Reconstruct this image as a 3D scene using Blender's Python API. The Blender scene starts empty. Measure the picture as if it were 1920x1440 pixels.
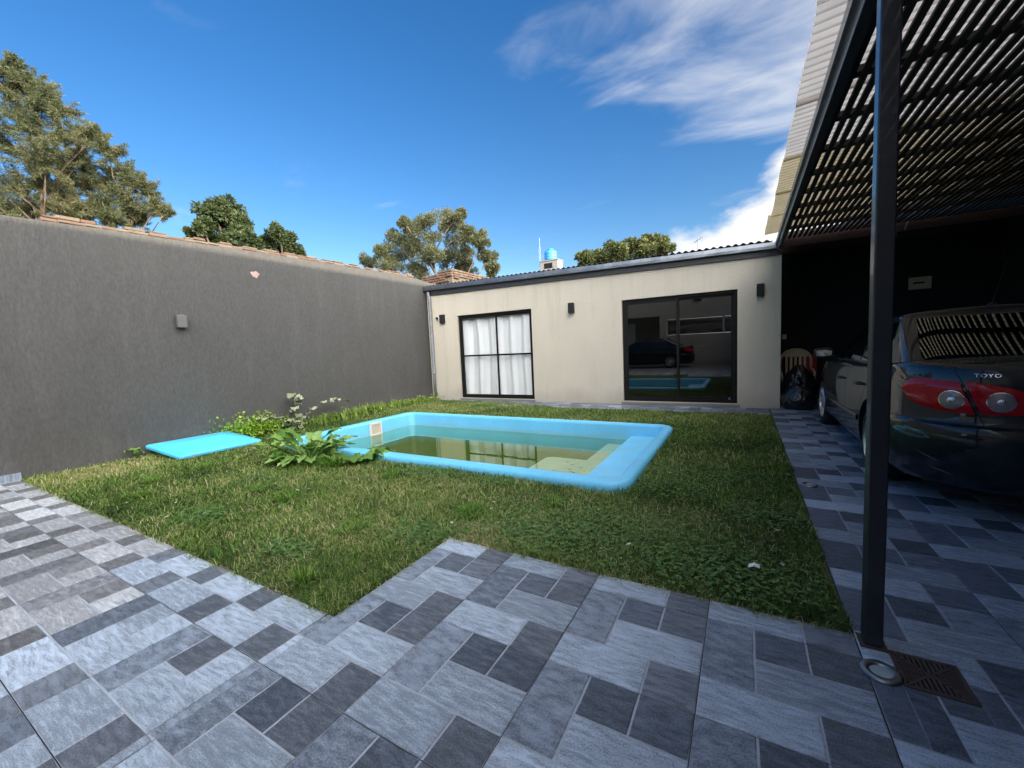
import bpy, bmesh, math, random
import numpy as np
from mathutils import Vector, Matrix

random.seed(7)
rng = np.random.default_rng(7)
S = bpy.context.scene
COL = S.collection
R = math.radians

# ------------------------------------------------------------------ camera
cam_d = bpy.data.cameras.new('camera')
cam = bpy.data.objects.new('camera', cam_d)
COL.objects.link(cam)
cam_d.sensor_width = 36.0
cam_d.lens = 14.345
cam_d.clip_start = 0.05
cam_d.clip_end = 2000
CAM = Vector((2.55323, -0.32797, 1.38294))
c_r, c_u, c_f = Vector((.86984, .49122, -.04554)), Vector((-.00341, .09831, .99515)), Vector((-.49332, .86547, -.08719))
m = Matrix((( c_r.x, c_u.x, -c_f.x, CAM.x), (c_r.y, c_u.y, -c_f.y, CAM.y), (c_r.z, c_u.z, -c_f.z, CAM.z), (0, 0, 0, 1)))
cam.matrix_world = m
S.camera = cam

# ------------------------------------------------------------------ world, sun, exposure
SUN_EL, SUN_AZ = 15.0, 108.0          # azimuth clockwise from +Y (towards +X)
W = bpy.data.worlds.new('World')
S.world = W
W.use_nodes = True
nt = W.node_tree
N = nt.nodes
for n in list(N):
    N.remove(n)


def nd(tree, t, **kw):
    n = tree.nodes.new(t)
    for k, v in kw.items():
        if k.startswith('i_'):
            key = k[2:]
            n.inputs[int(key) if key.isdigit() else key.replace('_', ' ')].default_value = v
        else:
            setattr(n, k, v)
    return n


def mth(tree, op, a, b=None, clamp=False):
    n = tree.nodes.new('ShaderNodeMath')
    n.operation = op
    n.use_clamp = clamp
    for i, v in enumerate((a, b)):
        if v is None:
            continue
        if isinstance(v, (int, float)):
            n.inputs[i].default_value = v
        else:
            tree.links.new(v, n.inputs[i])
    return n.outputs[0]


def sstep(tree, x, lo, hi):
    n = tree.nodes.new('ShaderNodeMapRange')
    n.interpolation_type = 'SMOOTHSTEP'
    n.inputs[1].default_value = lo
    n.inputs[2].default_value = hi
    tree.links.new(x, n.inputs[0])
    return n.outputs[0]


L = nt.links
sky = nd(nt, 'ShaderNodeTexSky', sky_type='NISHITA', sun_disc=False, sun_elevation=R(SUN_EL), sun_rotation=R(SUN_AZ),
         altitude=200.0, air_density=1.0, dust_density=0.6, ozone_density=1.6)
hsv = nd(nt, 'ShaderNodeHueSaturation', i_Hue=0.510, i_Saturation=1.40, i_Value=0.42)
L.new(sky.outputs[0], hsv.inputs['Color'])
tc = nd(nt, 'ShaderNodeTexCoord')
sp = nd(nt, 'ShaderNodeSeparateXYZ')
L.new(tc.outputs['Generated'], sp.inputs[0])
zc = mth(nt, 'MAXIMUM', sp.outputs[2], 0.05)
px = mth(nt, 'DIVIDE', sp.outputs[0], zc)
py = mth(nt, 'DIVIDE', sp.outputs[1], zc)
cb = nd(nt, 'ShaderNodeCombineXYZ')
L.new(px, cb.inputs[0]); L.new(py, cb.inputs[1])
# high thin cloud: stretched, warped noise on a plane overhead
mp = nd(nt, 'ShaderNodeMapping'); mp.inputs['Rotation'].default_value = (0, 0, R(25)); mp.inputs['Scale'].default_value = (0.85, 1.5, 1); mp.inputs['Location'].default_value = (1.3, .4, 0)
L.new(cb.outputs[0], mp.inputs[0])
wn = nd(nt, 'ShaderNodeTexNoise', i_Scale=1.1, i_Detail=2.0)
L.new(mp.outputs[0], wn.inputs[0])
wv = nd(nt, 'ShaderNodeVectorMath', operation='MULTIPLY_ADD')
L.new(wn.outputs[1], wv.inputs[0]); wv.inputs[1].default_value = (.75, .75, 0); L.new(mp.outputs[0], wv.inputs[2])
cn = nd(nt, 'ShaderNodeTexNoise', i_Scale=1.25, i_Detail=9.0, i_Roughness=0.56)
L.new(wv.outputs[0], cn.inputs[0])
# the cloud bank lies to the right (+X of the view) and thins out to the left
right = mth(nt, 'ADD', sp.outputs[0], mth(nt, 'MULTIPLY', sp.outputs[1], -0.1))
cov = sstep(nt, right, -0.56, -0.14)
hi = sstep(nt, mth(nt, 'ADD', sp.outputs[2], mth(nt, 'MULTIPLY', right, 0.45)), 0.27, 0.38)
lowgap = mth(nt, 'MULTIPLY', cov, hi)
thr = mth(nt, 'SUBTRACT', 0.65, mth(nt, 'MULTIPLY', lowgap, 0.31))
ci = mth(nt, 'SUBTRACT', cn.outputs[0], thr)
ci = sstep(nt, ci, -0.07, 0.40)
ci = mth(nt, 'MULTIPLY', ci, 0.90)
# low bright cumulus bank near the horizon on the right
cu_n = nd(nt, 'ShaderNodeTexNoise', i_Scale=5.5, i_Detail=7.0, i_Roughness=0.55)
mp2 = nd(nt, 'ShaderNodeMapping'); mp2.inputs['Scale'].default_value = (1, 1, 1.8)
L.new(tc.outputs['Generated'], mp2.inputs[0]); L.new(mp2.outputs[0], cu_n.inputs[0])
topz = mth(nt, 'ADD', mth(nt, 'MULTIPLY', mth(nt, 'ADD', right, 0.22), 0.70), 0.215)
topz = mth(nt, 'MINIMUM', topz, 0.35)
cu = mth(nt, 'SUBTRACT', topz, sp.outputs[2])
cu = mth(nt, 'ADD', cu, mth(nt, 'MULTIPLY', mth(nt, 'SUBTRACT', cu_n.outputs[0], 0.5), 0.26))
cu = mth(nt, 'MULTIPLY', sstep(nt, cu, 0.0, 0.06), sstep(nt, right, -0.30, -0.19))
fac = mth(nt, 'MAXIMUM', ci, cu, True)
mixc = nd(nt, 'ShaderNodeMix', data_type='RGBA')
L.new(fac, mixc.inputs[0]); L.new(hsv.outputs[0], mixc.inputs[6])
# thin cloud, brightened towards the unseen sun as added light for the yard
dp = nd(nt, 'ShaderNodeVectorMath', operation='DOT_PRODUCT')
L.new(tc.outputs['Generated'], dp.inputs[0]); dp.inputs[1].default_value = (math.sin(R(SUN_AZ)) * math.cos(R(SUN_EL)), math.cos(R(SUN_AZ)) * math.cos(R(SUN_EL)), math.sin(R(SUN_EL)))
glow = sstep(nt, dp.outputs['Value'], 0.02, 0.92)
cl_v = mth(nt, 'ADD', mth(nt, 'MULTIPLY', glow, 26.0), 2.1)
clc = nd(nt, 'ShaderNodeVectorMath', operation='SCALE'); clc.inputs[0].default_value = (1.0, .99, .98)
L.new(cl_v, clc.inputs['Scale'])
L.new(clc.outputs[0], mixc.inputs[7])
bg = nd(nt, 'ShaderNodeBackground', i_Strength=0.11)
L.new(mixc.outputs[2], bg.inputs[0])
wo = nd(nt, 'ShaderNodeOutputWorld')
L.new(bg.outputs[0], wo.inputs[0])

sun_d = bpy.data.lights.new('sun', 'SUN')
sun_d.energy = 2.0
sun_d.angle = R(0.5)
sun_d.color = (1.0, .88, .70)
sun = bpy.data.objects.new('sun', sun_d)
COL.objects.link(sun)
sd = Vector((math.sin(R(SUN_AZ)) * math.cos(R(SUN_EL)), math.cos(R(SUN_AZ)) * math.cos(R(SUN_EL)), math.sin(R(SUN_EL))))
sun.rotation_euler = sd.to_track_quat('Z', 'Y').to_euler()
S.view_settings.view_transform = 'Standard'
S.view_settings.look = 'None'
S.view_settings.gamma = 1.0
S.view_settings.exposure = 2.26
S.view_settings.use_curve_mapping = False
S.cycles.max_bounces = 10
S.cycles.transparent_max_bounces = 16
S.cycles.caustics_reflective = False
S.cycles.caustics_refractive = False


# ------------------------------------------------------------------ material helpers
def new_mat(name):
    mt = bpy.data.materials.new(name)
    mt.use_nodes = True
    t = mt.node_tree
    b = t.nodes['Principled BSDF']
    return mt, t, b


def mat(name, col, rough=.6, metal=0.0, var=.15, vs=6.0, fine=0.0, fs=80.0, bump=0.0, bs=60.0, coat=0.0, spec=.5, stretch=(1, 1, 1), ior=1.5, stain=0.0, streak=0.0):
    """plain procedural paint / plaster / metal: two noises on the base colour, one on the relief"""
    mt, t, b = new_mat(name)
    tcn = nd(t, 'ShaderNodeTexCoord')
    mpn = nd(t, 'ShaderNodeMapping')
    mpn.inputs['Scale'].default_value = stretch
    t.links.new(tcn.outputs['Object'], mpn.inputs[0])
    n1 = nd(t, 'ShaderNodeTexNoise', i_Scale=vs, i_Detail=5.0, i_Roughness=.6)
    t.links.new(mpn.outputs[0], n1.inputs[0])
    n2 = nd(t, 'ShaderNodeTexNoise', i_Scale=fs, i_Detail=3.0)
    t.links.new(mpn.outputs[0], n2.inputs[0])
    f = mth(t, 'ADD', mth(t, 'MULTIPLY', mth(t, 'SUBTRACT', n1.outputs[0], .5), 2 * var),
            mth(t, 'MULTIPLY', mth(t, 'SUBTRACT', n2.outputs[0], .5), 2 * fine))
    f = mth(t, 'ADD', f, 1.0)
    if stain or streak:
        sz = nd(t, 'ShaderNodeSeparateXYZ'); t.links.new(tcn.outputs['Object'], sz.inputs[0])
        mq = nd(t, 'ShaderNodeMapping'); mq.inputs['Scale'].default_value = (2.2, 2.2, .22); t.links.new(tcn.outputs['Object'], mq.inputs[0])
        ns = nd(t, 'ShaderNodeTexNoise', i_Scale=2.4, i_Detail=6.0, i_Roughness=.62); t.links.new(mq.outputs[0], ns.inputs[0])
        st_ = sstep(t, ns.outputs[0], .50, .72)
        lowz = mth(t, 'SUBTRACT', .50, sz.outputs[2])
        lowz = mth(t, 'ADD', lowz, mth(t, 'MULTIPLY', mth(t, 'SUBTRACT', n1.outputs[0], .5), .9))
        lowz = sstep(t, lowz, .05, .55)
        f = mth(t, 'MULTIPLY', f, mth(t, 'SUBTRACT', 1.0, mth(t, 'MULTIPLY', lowz, stain)))
        f = mth(t, 'MULTIPLY', f, mth(t, 'ADD', 1.0, mth(t, 'MULTIPLY', mth(t, 'SUBTRACT', st_, .35), streak)))
    vm = nd(t, 'ShaderNodeVectorMath', operation='SCALE')
    vm.inputs[0].default_value = col
    t.links.new(f, vm.inputs['Scale'])
    t.links.new(vm.outputs[0], b.inputs['Base Color'])
    b.inputs['Roughness'].default_value = rough
    b.inputs['Metallic'].default_value = metal
    b.inputs['Coat Weight'].default_value = coat
    b.inputs['Coat Roughness'].default_value = .03
    b.inputs['Specular IOR Level'].default_value = spec
    b.inputs['IOR'].default_value = ior
    if bump:
        n3 = nd(t, 'ShaderNodeTexNoise', i_Scale=bs, i_Detail=5.0, i_Roughness=.6)
        t.links.new(mpn.outputs[0], n3.inputs[0])
        bp = nd(t, 'ShaderNodeBump', i_Strength=bump, i_Distance=.01)
        t.links.new(n3.outputs[0], bp.inputs['Height'])
        t.links.new(bp.outputs[0], b.inputs['Normal'])
    return mt


def stone_mat(name, ca, cb_, ang, rough=.40, sc=(5, 30, 1), fine=.55):
    """riven slate print: streaks at an angle, fine speckle, shallow relief"""
    mt, t, b = new_mat(name)
    g = nd(t, 'ShaderNodeNewGeometry')
    oi = nd(t, 'ShaderNodeObjectInfo')
    rv = nd(t, 'ShaderNodeVectorMath', operation='SCALE')
    rv.inputs[0].default_value = (37, 91, 0)
    t.links.new(oi.outputs['Random'], rv.inputs['Scale'])
    ad = nd(t, 'ShaderNodeVectorMath', operation='ADD')
    t.links.new(g.outputs['Position'], ad.inputs[0]); t.links.new(rv.outputs[0], ad.inputs[1])
    wz = nd(t, 'ShaderNodeTexNoise', i_Scale=3.0, i_Detail=2.0)
    t.links.new(ad.outputs[0], wz.inputs[0])
    wa = nd(t, 'ShaderNodeVectorMath', operation='MULTIPLY_ADD')
    t.links.new(wz.outputs[1], wa.inputs[0]); wa.inputs[1].default_value = (.07, .07, 0); t.links.new(ad.outputs[0], wa.inputs[2])
    mpn = nd(t, 'ShaderNodeMapping')
    mpn.inputs['Rotation'].default_value = (0, 0, R(ang)); mpn.inputs['Scale'].default_value = sc
    t.links.new(wa.outputs[0], mpn.inputs[0])
    n1 = nd(t, 'ShaderNodeTexNoise', i_Scale=1.6, i_Detail=8.0, i_Roughness=.68)
    t.links.new(mpn.outputs[0], n1.inputs[0])
    n2 = nd(t, 'ShaderNodeTexNoise', i_Scale=150.0, i_Detail=3.0)
    t.links.new(ad.outputs[0], n2.inputs[0])
    n3 = nd(t, 'ShaderNodeTexNoise', i_Scale=1.1, i_Detail=3.0)
    t.links.new(g.outputs['Position'], n3.inputs[0])
    f = mth(t, 'ADD', n1.outputs[0], mth(t, 'MULTIPLY', mth(t, 'SUBTRACT', n2.outputs[0], .5), fine))
    f = mth(t, 'ADD', f, mth(t, 'MULTIPLY', mth(t, 'SUBTRACT', oi.outputs['Random'], .5), .22))
    f = mth(t, 'ADD', f, mth(t, 'MULTIPLY', mth(t, 'SUBTRACT', n3.outputs[0], .5), .25))
    f = sstep(t, f, .30, .74)
    mx = nd(t, 'ShaderNodeMix', data_type='RGBA')
    t.links.new(f, mx.inputs[0])
    mx.inputs[6].default_value = (*ca, 1); mx.inputs[7].default_value = (*cb_, 1)
    t.links.new(mx.outputs[2], b.inputs['Base Color'])
    rr = nd(t, 'ShaderNodeMapRange', i_3=rough - .07, i_4=rough + .14)
    t.links.new(n1.outputs[0], rr.inputs[0]); t.links.new(rr.outputs[0], b.inputs['Roughness'])
    bp = nd(t, 'ShaderNodeBump', i_Strength=.8, i_Distance=.005)
    t.links.new(f, bp.inputs['Height']); t.links.new(bp.outputs[0], b.inputs['Normal'])
    return mt


def leaf_mat(name, stops, trans=.25, rough=.55, pos_scale=1.2, pos_amt=.35, backs=None):
    """foliage: colour from a per-leaf attribute plus a broad patch noise, some light let through"""
    mt, t, b = new_mat(name)
    at = nd(t, 'ShaderNodeAttribute', attribute_name='rnd')
    g = nd(t, 'ShaderNodeNewGeometry')
    n = nd(t, 'ShaderNodeTexNoise', i_Scale=pos_scale, i_Detail=4.0, i_Roughness=.6)
    t.links.new(g.outputs['Position'], n.inputs[0])
    f = mth(t, 'ADD', at.outputs['Fac'], mth(t, 'MULTIPLY', mth(t, 'SUBTRACT', n.outputs[0], .5), 2 * pos_amt), True)
    cr = nd(t, 'ShaderNodeValToRGB')
    e = cr.color_ramp.elements
    while len(e) > 1:
        e.remove(e[-1])
    e[0].position = stops[0][0]; e[0].color = (*stops[0][1], 1)
    for p, c in stops[1:]:
        q = e.new(p); q.color = (*c, 1)
    t.links.new(f, cr.inputs[0])
    t.links.new(cr.outputs[0], b.inputs['Base Color'])
    b.inputs['Roughness'].default_value = rough
    b.inputs['Specular IOR Level'].default_value = .3
    tr = nd(t, 'ShaderNodeBsdfTranslucent')
    t.links.new(cr.outputs[0], tr.inputs[0])
    ms = nd(t, 'ShaderNodeMixShader', i_0=trans)
    t.links.new(b.outputs[0], ms.inputs[1]); t.links.new(tr.outputs[0], ms.inputs[2])
    t.links.new(ms.outputs[0], t.nodes['Material Output'].inputs[0])
    return mt


def glass_mat(name, tint, refl=.12, rough=0.0, ior=1.5):
    """window pane: clear tinted film that lets light through plus a mirror reflection"""
    mt, t, b = new_mat(name)
    t.nodes.remove(b)
    tr = nd(t, 'ShaderNodeBsdfTransparent'); tr.inputs[0].default_value = (*tint, 1)
    gl = nd(t, 'ShaderNodeBsdfGlossy', i_Roughness=rough)
    lw = nd(t, 'ShaderNodeLayerWeight', i_Blend=.5)
    f = mth(t, 'ADD', mth(t, 'MULTIPLY', mth(t, 'POWER', lw.outputs['Facing'], 5.0), .95), .04 + refl, True)
    ms = nd(t, 'ShaderNodeMixShader')
    t.links.new(f, ms.inputs[0]); t.links.new(tr.outputs[0], ms.inputs[1]); t.links.new(gl.outputs[0], ms.inputs[2])
    t.links.new(ms.outputs[0], t.nodes['Material Output'].inputs[0])
    return mt


M = {}
M['beige'] = mat('beige_plaster', (.58, .515, .415), .85, var=.08, vs=1.2, fine=.12, fs=50, bump=.8, bs=34, stretch=(1.6, 1.6, .5), stain=.22, streak=-.10)
M['charcoal'] = mat('charcoal_plaster', (.083, .079, .073), .88, var=.16, stain=-.18, streak=.15, vs=1.7, fine=.38, fs=34, bump=1.0, bs=24, stretch=(1.2, 1.2, .48))
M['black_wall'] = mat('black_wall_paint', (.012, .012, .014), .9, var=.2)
M['steel_dark'] = mat('dark_steel', (.020, .021, .025), .35, var=.2, fine=.1, coat=.3)
M['fascia'] = mat('charcoal_fascia', (.045, .045, .052), .5, var=.2, stretch=(.5, 4, 4))
M['galv'] = mat('galvanised_steel', (.25, .27, .30), .38, 1.0, var=.35, vs=9, fine=.12, fs=40)
M['galv_old'] = mat('weathered_galvanised', (.30, .31, .33), .55, .6, var=.6, vs=24, fine=.3)
M['frame'] = mat('black_aluminium', (.012, .011, .011), .6, var=.1, spec=.12)
M['curtain'] = mat('curtain_fabric', (.78, .78, .77), .9, var=.05, fine=.04, fs=200)
M['glass_clear'] = glass_mat('window_glass', (.985, .99, .99), .0)
M['glass_dark'] = glass_mat('tinted_glass', (.10, .11, .12), .09)
M['room'] = mat('room_wall', (.30, .28, .25), .9)
M['lamp'] = mat('lamp_housing', (.024, .024, .026), .6, var=.1, spec=.15)
M['lamp_grey'] = mat('lamp_face', (.13, .125, .115), .55, var=.1)
M['white_plastic'] = mat('white_plastic', (.75, .74, .70), .45, var=.05)
M['cream_plastic'] = mat('cream_plastic', (.62, .52, .40), .5, var=.08)
M['pool'] = mt_pool = mat('pool_gelcoat', (.15, .54, .82), .42, var=.16, vs=2.2, fine=.12, fs=40, spec=.5)
M['pool_step'] = mat('pool_step_gelcoat', (.56, .68, .62), .5, var=.22, vs=4, fine=.2, fs=25)
_t = mt_pool.node_tree
_src = _t.nodes['Principled BSDF'].inputs['Base Color'].links[0].from_socket
_g = nd(_t, 'ShaderNodeNewGeometry'); _s = nd(_t, 'ShaderNodeSeparateXYZ'); _t.links.new(_g.outputs['Position'], _s.inputs[0])
_n = nd(_t, 'ShaderNodeTexNoise', i_Scale=2.5, i_Detail=5.0); _t.links.new(_g.outputs['Position'], _n.inputs[0])
_h = mth(_t, 'ADD', _s.outputs[2], mth(_t, 'MULTIPLY', mth(_t, 'SUBTRACT', _n.outputs[0], .5), .15))
_a = nd(_t, 'ShaderNodeMapRange', i_1=-.22, i_2=-.50, i_3=0.0, i_4=1.0); _t.links.new(_h, _a.inputs[0])      # light lost in the murky depth, painted green below the waterline
_c = nd(_t, 'ShaderNodeMix', data_type='RGBA'); _t.links.new(_a.outputs[0], _c.inputs[0]); _t.links.new(_src, _c.inputs[6]); _c.inputs[7].default_value = (.085, .14, .012, 1)
_b = mth(_t, 'ABSOLUTE', mth(_t, 'ADD', _h, .135))                                        # scum line left at the old water level
_b = mth(_t, 'MULTIPLY', sstep(_t, mth(_t, 'SUBTRACT', .05, _b), .0, .05), .45)
_d = nd(_t, 'ShaderNodeMix', data_type='RGBA'); _t.links.new(_b, _d.inputs[0]); _t.links.new(_c.outputs[2], _d.inputs[6]); _d.inputs[7].default_value = (.26, .44, .40, 1)
_t.links.new(_d.outputs[2], _t.nodes['Principled BSDF'].inputs['Base Color'])
M['lid'] = mat('lid_gelcoat', (.085, .55, .82), .4, var=.08, vs=3, fine=.05)
M['soil'] = mat('soil', (.10, .085, .045), .95, var=.5, vs=3, fine=.5, fs=50, bump=1, bs=40)
M['ground'] = mat('earth', (.10, .085, .06), .95, var=.4, vs=.5)
M['joint'] = mat('dark_joint', (.022, .022, .024), .9)
M['grout'] = mat('light_grout', (.34, .37, .42), .8, var=.3, vs=8, fine=.2)
M['slab'] = mat('paving_far', (.15, .155, .165), .5, var=.3, vs=3)
def stones(sfx, tint):
    c = lambda r_, g_, b_: (r_ * tint[0], g_ * tint[1], b_ * tint[2])
    M['st_light' + sfx] = stone_mat('slate_light' + sfx, c(.225, .225, .225), c(.56, .56, .55), 35)
    M['st_silver' + sfx] = stone_mat('slate_silver' + sfx, c(.245, .245, .245), c(.61, .61, .60), 20, sc=(6, 30, 1))
    M['st_mid' + sfx] = stone_mat('slate_mid' + sfx, c(.11, .114, .12), c(.36, .36, .365), 28, sc=(7, 17, 1))
    M['st_dark' + sfx] = stone_mat('slate_dark' + sfx, c(.060, .063, .068), c(.20, .205, .212), 40, sc=(7, 24, 1))
    M['st_brown' + sfx] = stone_mat('slate_brown' + sfx, c(.085, .083, .083), c(.25, .244, .24), 15, sc=(6, 24, 1))


stones('', (.83, .98, 1.19))  # blue sky light of the open paving put into the stone colour
stones('_grey', (.95, .985, 1.05))  # same stones with less blue, tinted for the warmer light at left
M['brick'] = mat('old_brick', (.125, .075, .053), .9, var=.35, vs=9, fine=.3, bump=.8, bs=30)
M['brick_pale'] = mat('pale_brick', (.145, .108, .078), .9, var=.3, vs=9, fine=.3, bump=.8, bs=30)
M['mortar'] = mat('crumbling_mortar', (.135, .115, .09), .95, var=.3, vs=8, fine=.3, bump=1, bs=25)
M['concrete'] = mat('concrete', (.20, .195, .18), .9, var=.25, fine=.2)
M['tank'] = mat('tank_plastic', (.03, .22, .60), .4)
M['rust'] = mat('rusty_iron', (.062, .042, .036), .75, var=.4, vs=15, fine=.3)
M['wood_red'] = mat('red_timber', (.035, .011, .009), .7, var=.3, stretch=(1, 8, 8))
M['slat'] = mat('slat_dark_wood', (.016, .011, .009), .7, var=.3)
M['paper'] = mat('white_paper', (.8, .8, .8), .8)
M['bag'] = mat('black_bag_film', (.012, .013, .016), .22, var=.1, bump=.5, bs=9, spec=.6)
M['red_cloth'] = mat('red_plastic', (.30, .012, .02), .6)
M['trunk'] = mat('bark', (.14, .10, .07), .9, var=.4, vs=8, fine=.3)
M['stem'] = mat('green_stem', (.16, .20, .08), .7)
M['roofmetal'] = mat('roof_sheet_metal', (.085, .072, .060), .7, .0, var=.25)


def sheet_mat(name, col):
    mt, t, b = new_mat(name)
    g = nd(t, 'ShaderNodeNewGeometry')
    n = nd(t, 'ShaderNodeTexNoise', i_Scale=2.5, i_Detail=6.0, i_Roughness=.65)
    t.links.new(g.outputs['Position'], n.inputs[0])
    vm = nd(t, 'ShaderNodeVectorMath', operation='SCALE')
    vm.inputs[0].default_value = col
    sx = nd(t, 'ShaderNodeSeparateXYZ'); t.links.new(g.outputs['Position'], sx.inputs[0])
    va = mth(t, 'COSINE', mth(t, 'MULTIPLY', sx.outputs[1], 2 * math.pi / .087))       # corrugation shading painted in as darker, dirty valley lines
    va = sstep(t, mth(t, 'MULTIPLY', va, -1.0), .35, 1.0)
    fa = mth(t, 'ADD', mth(t, 'MULTIPLY', n.outputs[0], .5), .72)
    t.links.new(mth(t, 'MULTIPLY', fa, mth(t, 'SUBTRACT', 1.0, mth(t, 'MULTIPLY', va, .45))), vm.inputs['Scale'])
    df = nd(t, 'ShaderNodeBsdfDiffuse'); tr = nd(t, 'ShaderNodeBsdfTranslucent')
    t.links.new(vm.outputs[0], df.inputs[0]); t.links.new(vm.outputs[0], tr.inputs[0])
    ms = nd(t, 'ShaderNodeMixShader', i_0=.62)
    t.links.new(df.outputs[0], ms.inputs[1]); t.links.new(tr.outputs[0], ms.inputs[2])
    t.links.new(ms.outputs[0], t.nodes['Material Output'].inputs[0])
    return mt


M['sheet_white'] = sheet_mat('fibreglass_white', (.84, .76, .68))
M['sheet_yellow'] = sheet_mat('fibreglass_yellow', (.72, .60, .38))


# ------------------------------------------------------------------ mesh helpers
class MB:
    def __init__(self):
        self.v, self.f = [], []

    def add(self, vs, fs):
        k = len(self.v)
        self.v += [tuple(p) for p in vs]
        self.f += [tuple(i + k for i in q) for q in fs]
        return self

    def box(self, a, b, rot=None, org=None):
        x0, y0, z0 = a; x1, y1, z1 = b
        vs = [Vector(p) for p in ((x0, y0, z0), (x1, y0, z0), (x1, y1, z0), (x0, y1, z0), (x0, y0, z1), (x1, y0, z1), (x1, y1, z1), (x0, y1, z1))]
        if rot is not None:
            o = Vector(org or (0, 0, 0))
            vs = [rot @ (p - o) + o for p in vs]
        return self.add(vs, [(0, 3, 2, 1), (4, 5, 6, 7), (0, 1, 5, 4), (1, 2, 6, 5), (2, 3, 7, 6), (3, 0, 4, 7)])

    def hexa(self, bot, top):
        return self.add(list(bot) + list(top), [(0, 3, 2, 1), (4, 5, 6, 7), (0, 1, 5, 4), (1, 2, 6, 5), (2, 3, 7, 6), (3, 0, 4, 7)])

    def tube(self, pts, rad, n=8, cap=True):
        pts = [Vector(p) for p in pts]
        rads = rad if isinstance(rad, (list, tuple)) else [rad] * len(pts)
        rings = []
        ref = Vector((0.31, 0.17, 0.93))
        for i, p in enumerate(pts):
            d = (pts[min(i + 1, len(pts) - 1)] - pts[max(i - 1, 0)]).normalized()
            u = d.cross(ref)
            if u.length < 1e-3:
                u = d.cross(Vector((1, 0, 0)))
            u.normalize(); w = d.cross(u)
            rings.append([p + (u * math.cos(t) + w * math.sin(t)) * rads[i] for t in [2 * math.pi * j / n for j in range(n)]])
        vs = [p for r_ in rings for p in r_]
        fs = []
        for i in range(len(pts) - 1):
            for j in range(n):
                a = i * n + j; b = i * n + (j + 1) % n
                fs.append((a, b, b + n, a + n))
        if cap:
            fs.append(tuple(range(n - 1, -1, -1)))
            fs.append(tuple(range((len(pts) - 1) * n, len(pts) * n)))
        return self.add(vs, fs)

    def lathe(self, prof, n=24, axis='z', org=(0, 0, 0)):
        vs, fs = [], []
        for (r_, h) in prof:
            for j in range(n):
                t = 2 * math.pi * j / n
                c, s = r_ * math.cos(t), r_ * math.sin(t)
                p = {'z': (c, s, h), 'x': (h, c, s), 'y': (c, h, s)}[axis]
                vs.append((p[0] + org[0], p[1] + org[1], p[2] + org[2]))
        for i in range(len(prof) - 1):
            for j in range(n):
                a = i * n + j; b = i * n + (j + 1) % n
                fs.append((a, b, b + n, a + n))
        return self.add(vs, fs)

    def grid(self, P, close_u=False):
        """P: list of rows of points"""
        nr, nc = len(P), len(P[0])
        fs = []
        for i in range(nr - 1):
            for j in range(nc if close_u else nc - 1):
                a = i * nc + j; b = i * nc + (j + 1) % nc
                fs.append((a, b, b + nc, a + nc))
        return self.add([p for r_ in P for p in r_], fs)

    def mesh(self, name):
        me = bpy.data.meshes.new(name)
        me.from_pydata(self.v, [], self.f)
        me.update()
        return me

    def build(self, name, material, parent=None, smooth=False, bevel=0.0, seg=2, fix=True):
        me = self.mesh(name)
        if fix:
            bm = bmesh.new(); bm.from_mesh(me)
            bmesh.ops.recalc_face_normals(bm, faces=bm.faces)
            bm.to_mesh(me); bm.free()
        if material:
            me.materials.append(material)
        if smooth:
            me.polygons.foreach_set('use_smooth', [True] * len(me.polygons))
        o = bpy.data.objects.new(name, me)
        COL.objects.link(o)
        if parent:
            o.parent = parent
        if bevel:
            mo = o.modifiers.new('bevel', 'BEVEL')
            mo.width = bevel; mo.segments = seg; mo.limit_method = 'ANGLE'
        return o


def obj_from_mesh(name, me, parent=None, loc=(0, 0, 0)):
    o = bpy.data.objects.new(name, me)
    COL.objects.link(o)
    o.location = loc
    if parent:
        o.parent = parent
    return o


def tag(o, label=None, cat=None, group=None, kind=None):
    if label: o['label'] = label
    if cat: o['category'] = cat
    if group: o['group'] = group
    if kind: o['kind'] = kind
    return o


def thing(name, label, cat, loc=(0, 0, 0), rz=0.0, group=None):
    o = bpy.data.objects.new(name, None)
    o.empty_display_size = .2
    COL.objects.link(o)
    o.location = loc
    o.rotation_euler = (0, 0, rz)
    return tag(o, label, cat, group)


def np_mesh(name, V, loops, starts, attr=None, material=None, parent=None, smooth=False):
    me = bpy.data.meshes.new(name)
    V = np.ascontiguousarray(V, np.float32)
    me.vertices.add(len(V)); me.vertices.foreach_set('co', V.ravel())
    me.loops.add(len(loops)); me.loops.foreach_set('vertex_index', np.ascontiguousarray(loops, np.int32))
    me.polygons.add(len(starts)); me.polygons.foreach_set('loop_start', np.ascontiguousarray(starts, np.int32))
    if attr is not None:
        a = me.attributes.new('rnd', 'FLOAT', 'POINT')
        a.data.foreach_set('value', np.ascontiguousarray(attr, np.float32))
    me.update(calc_edges=True)
    me.validate()
    if material:
        me.materials.append(material)
    o = bpy.data.objects.new(name, me)
    COL.objects.link(o)
    if parent:
        o.parent = parent
    return o


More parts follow.
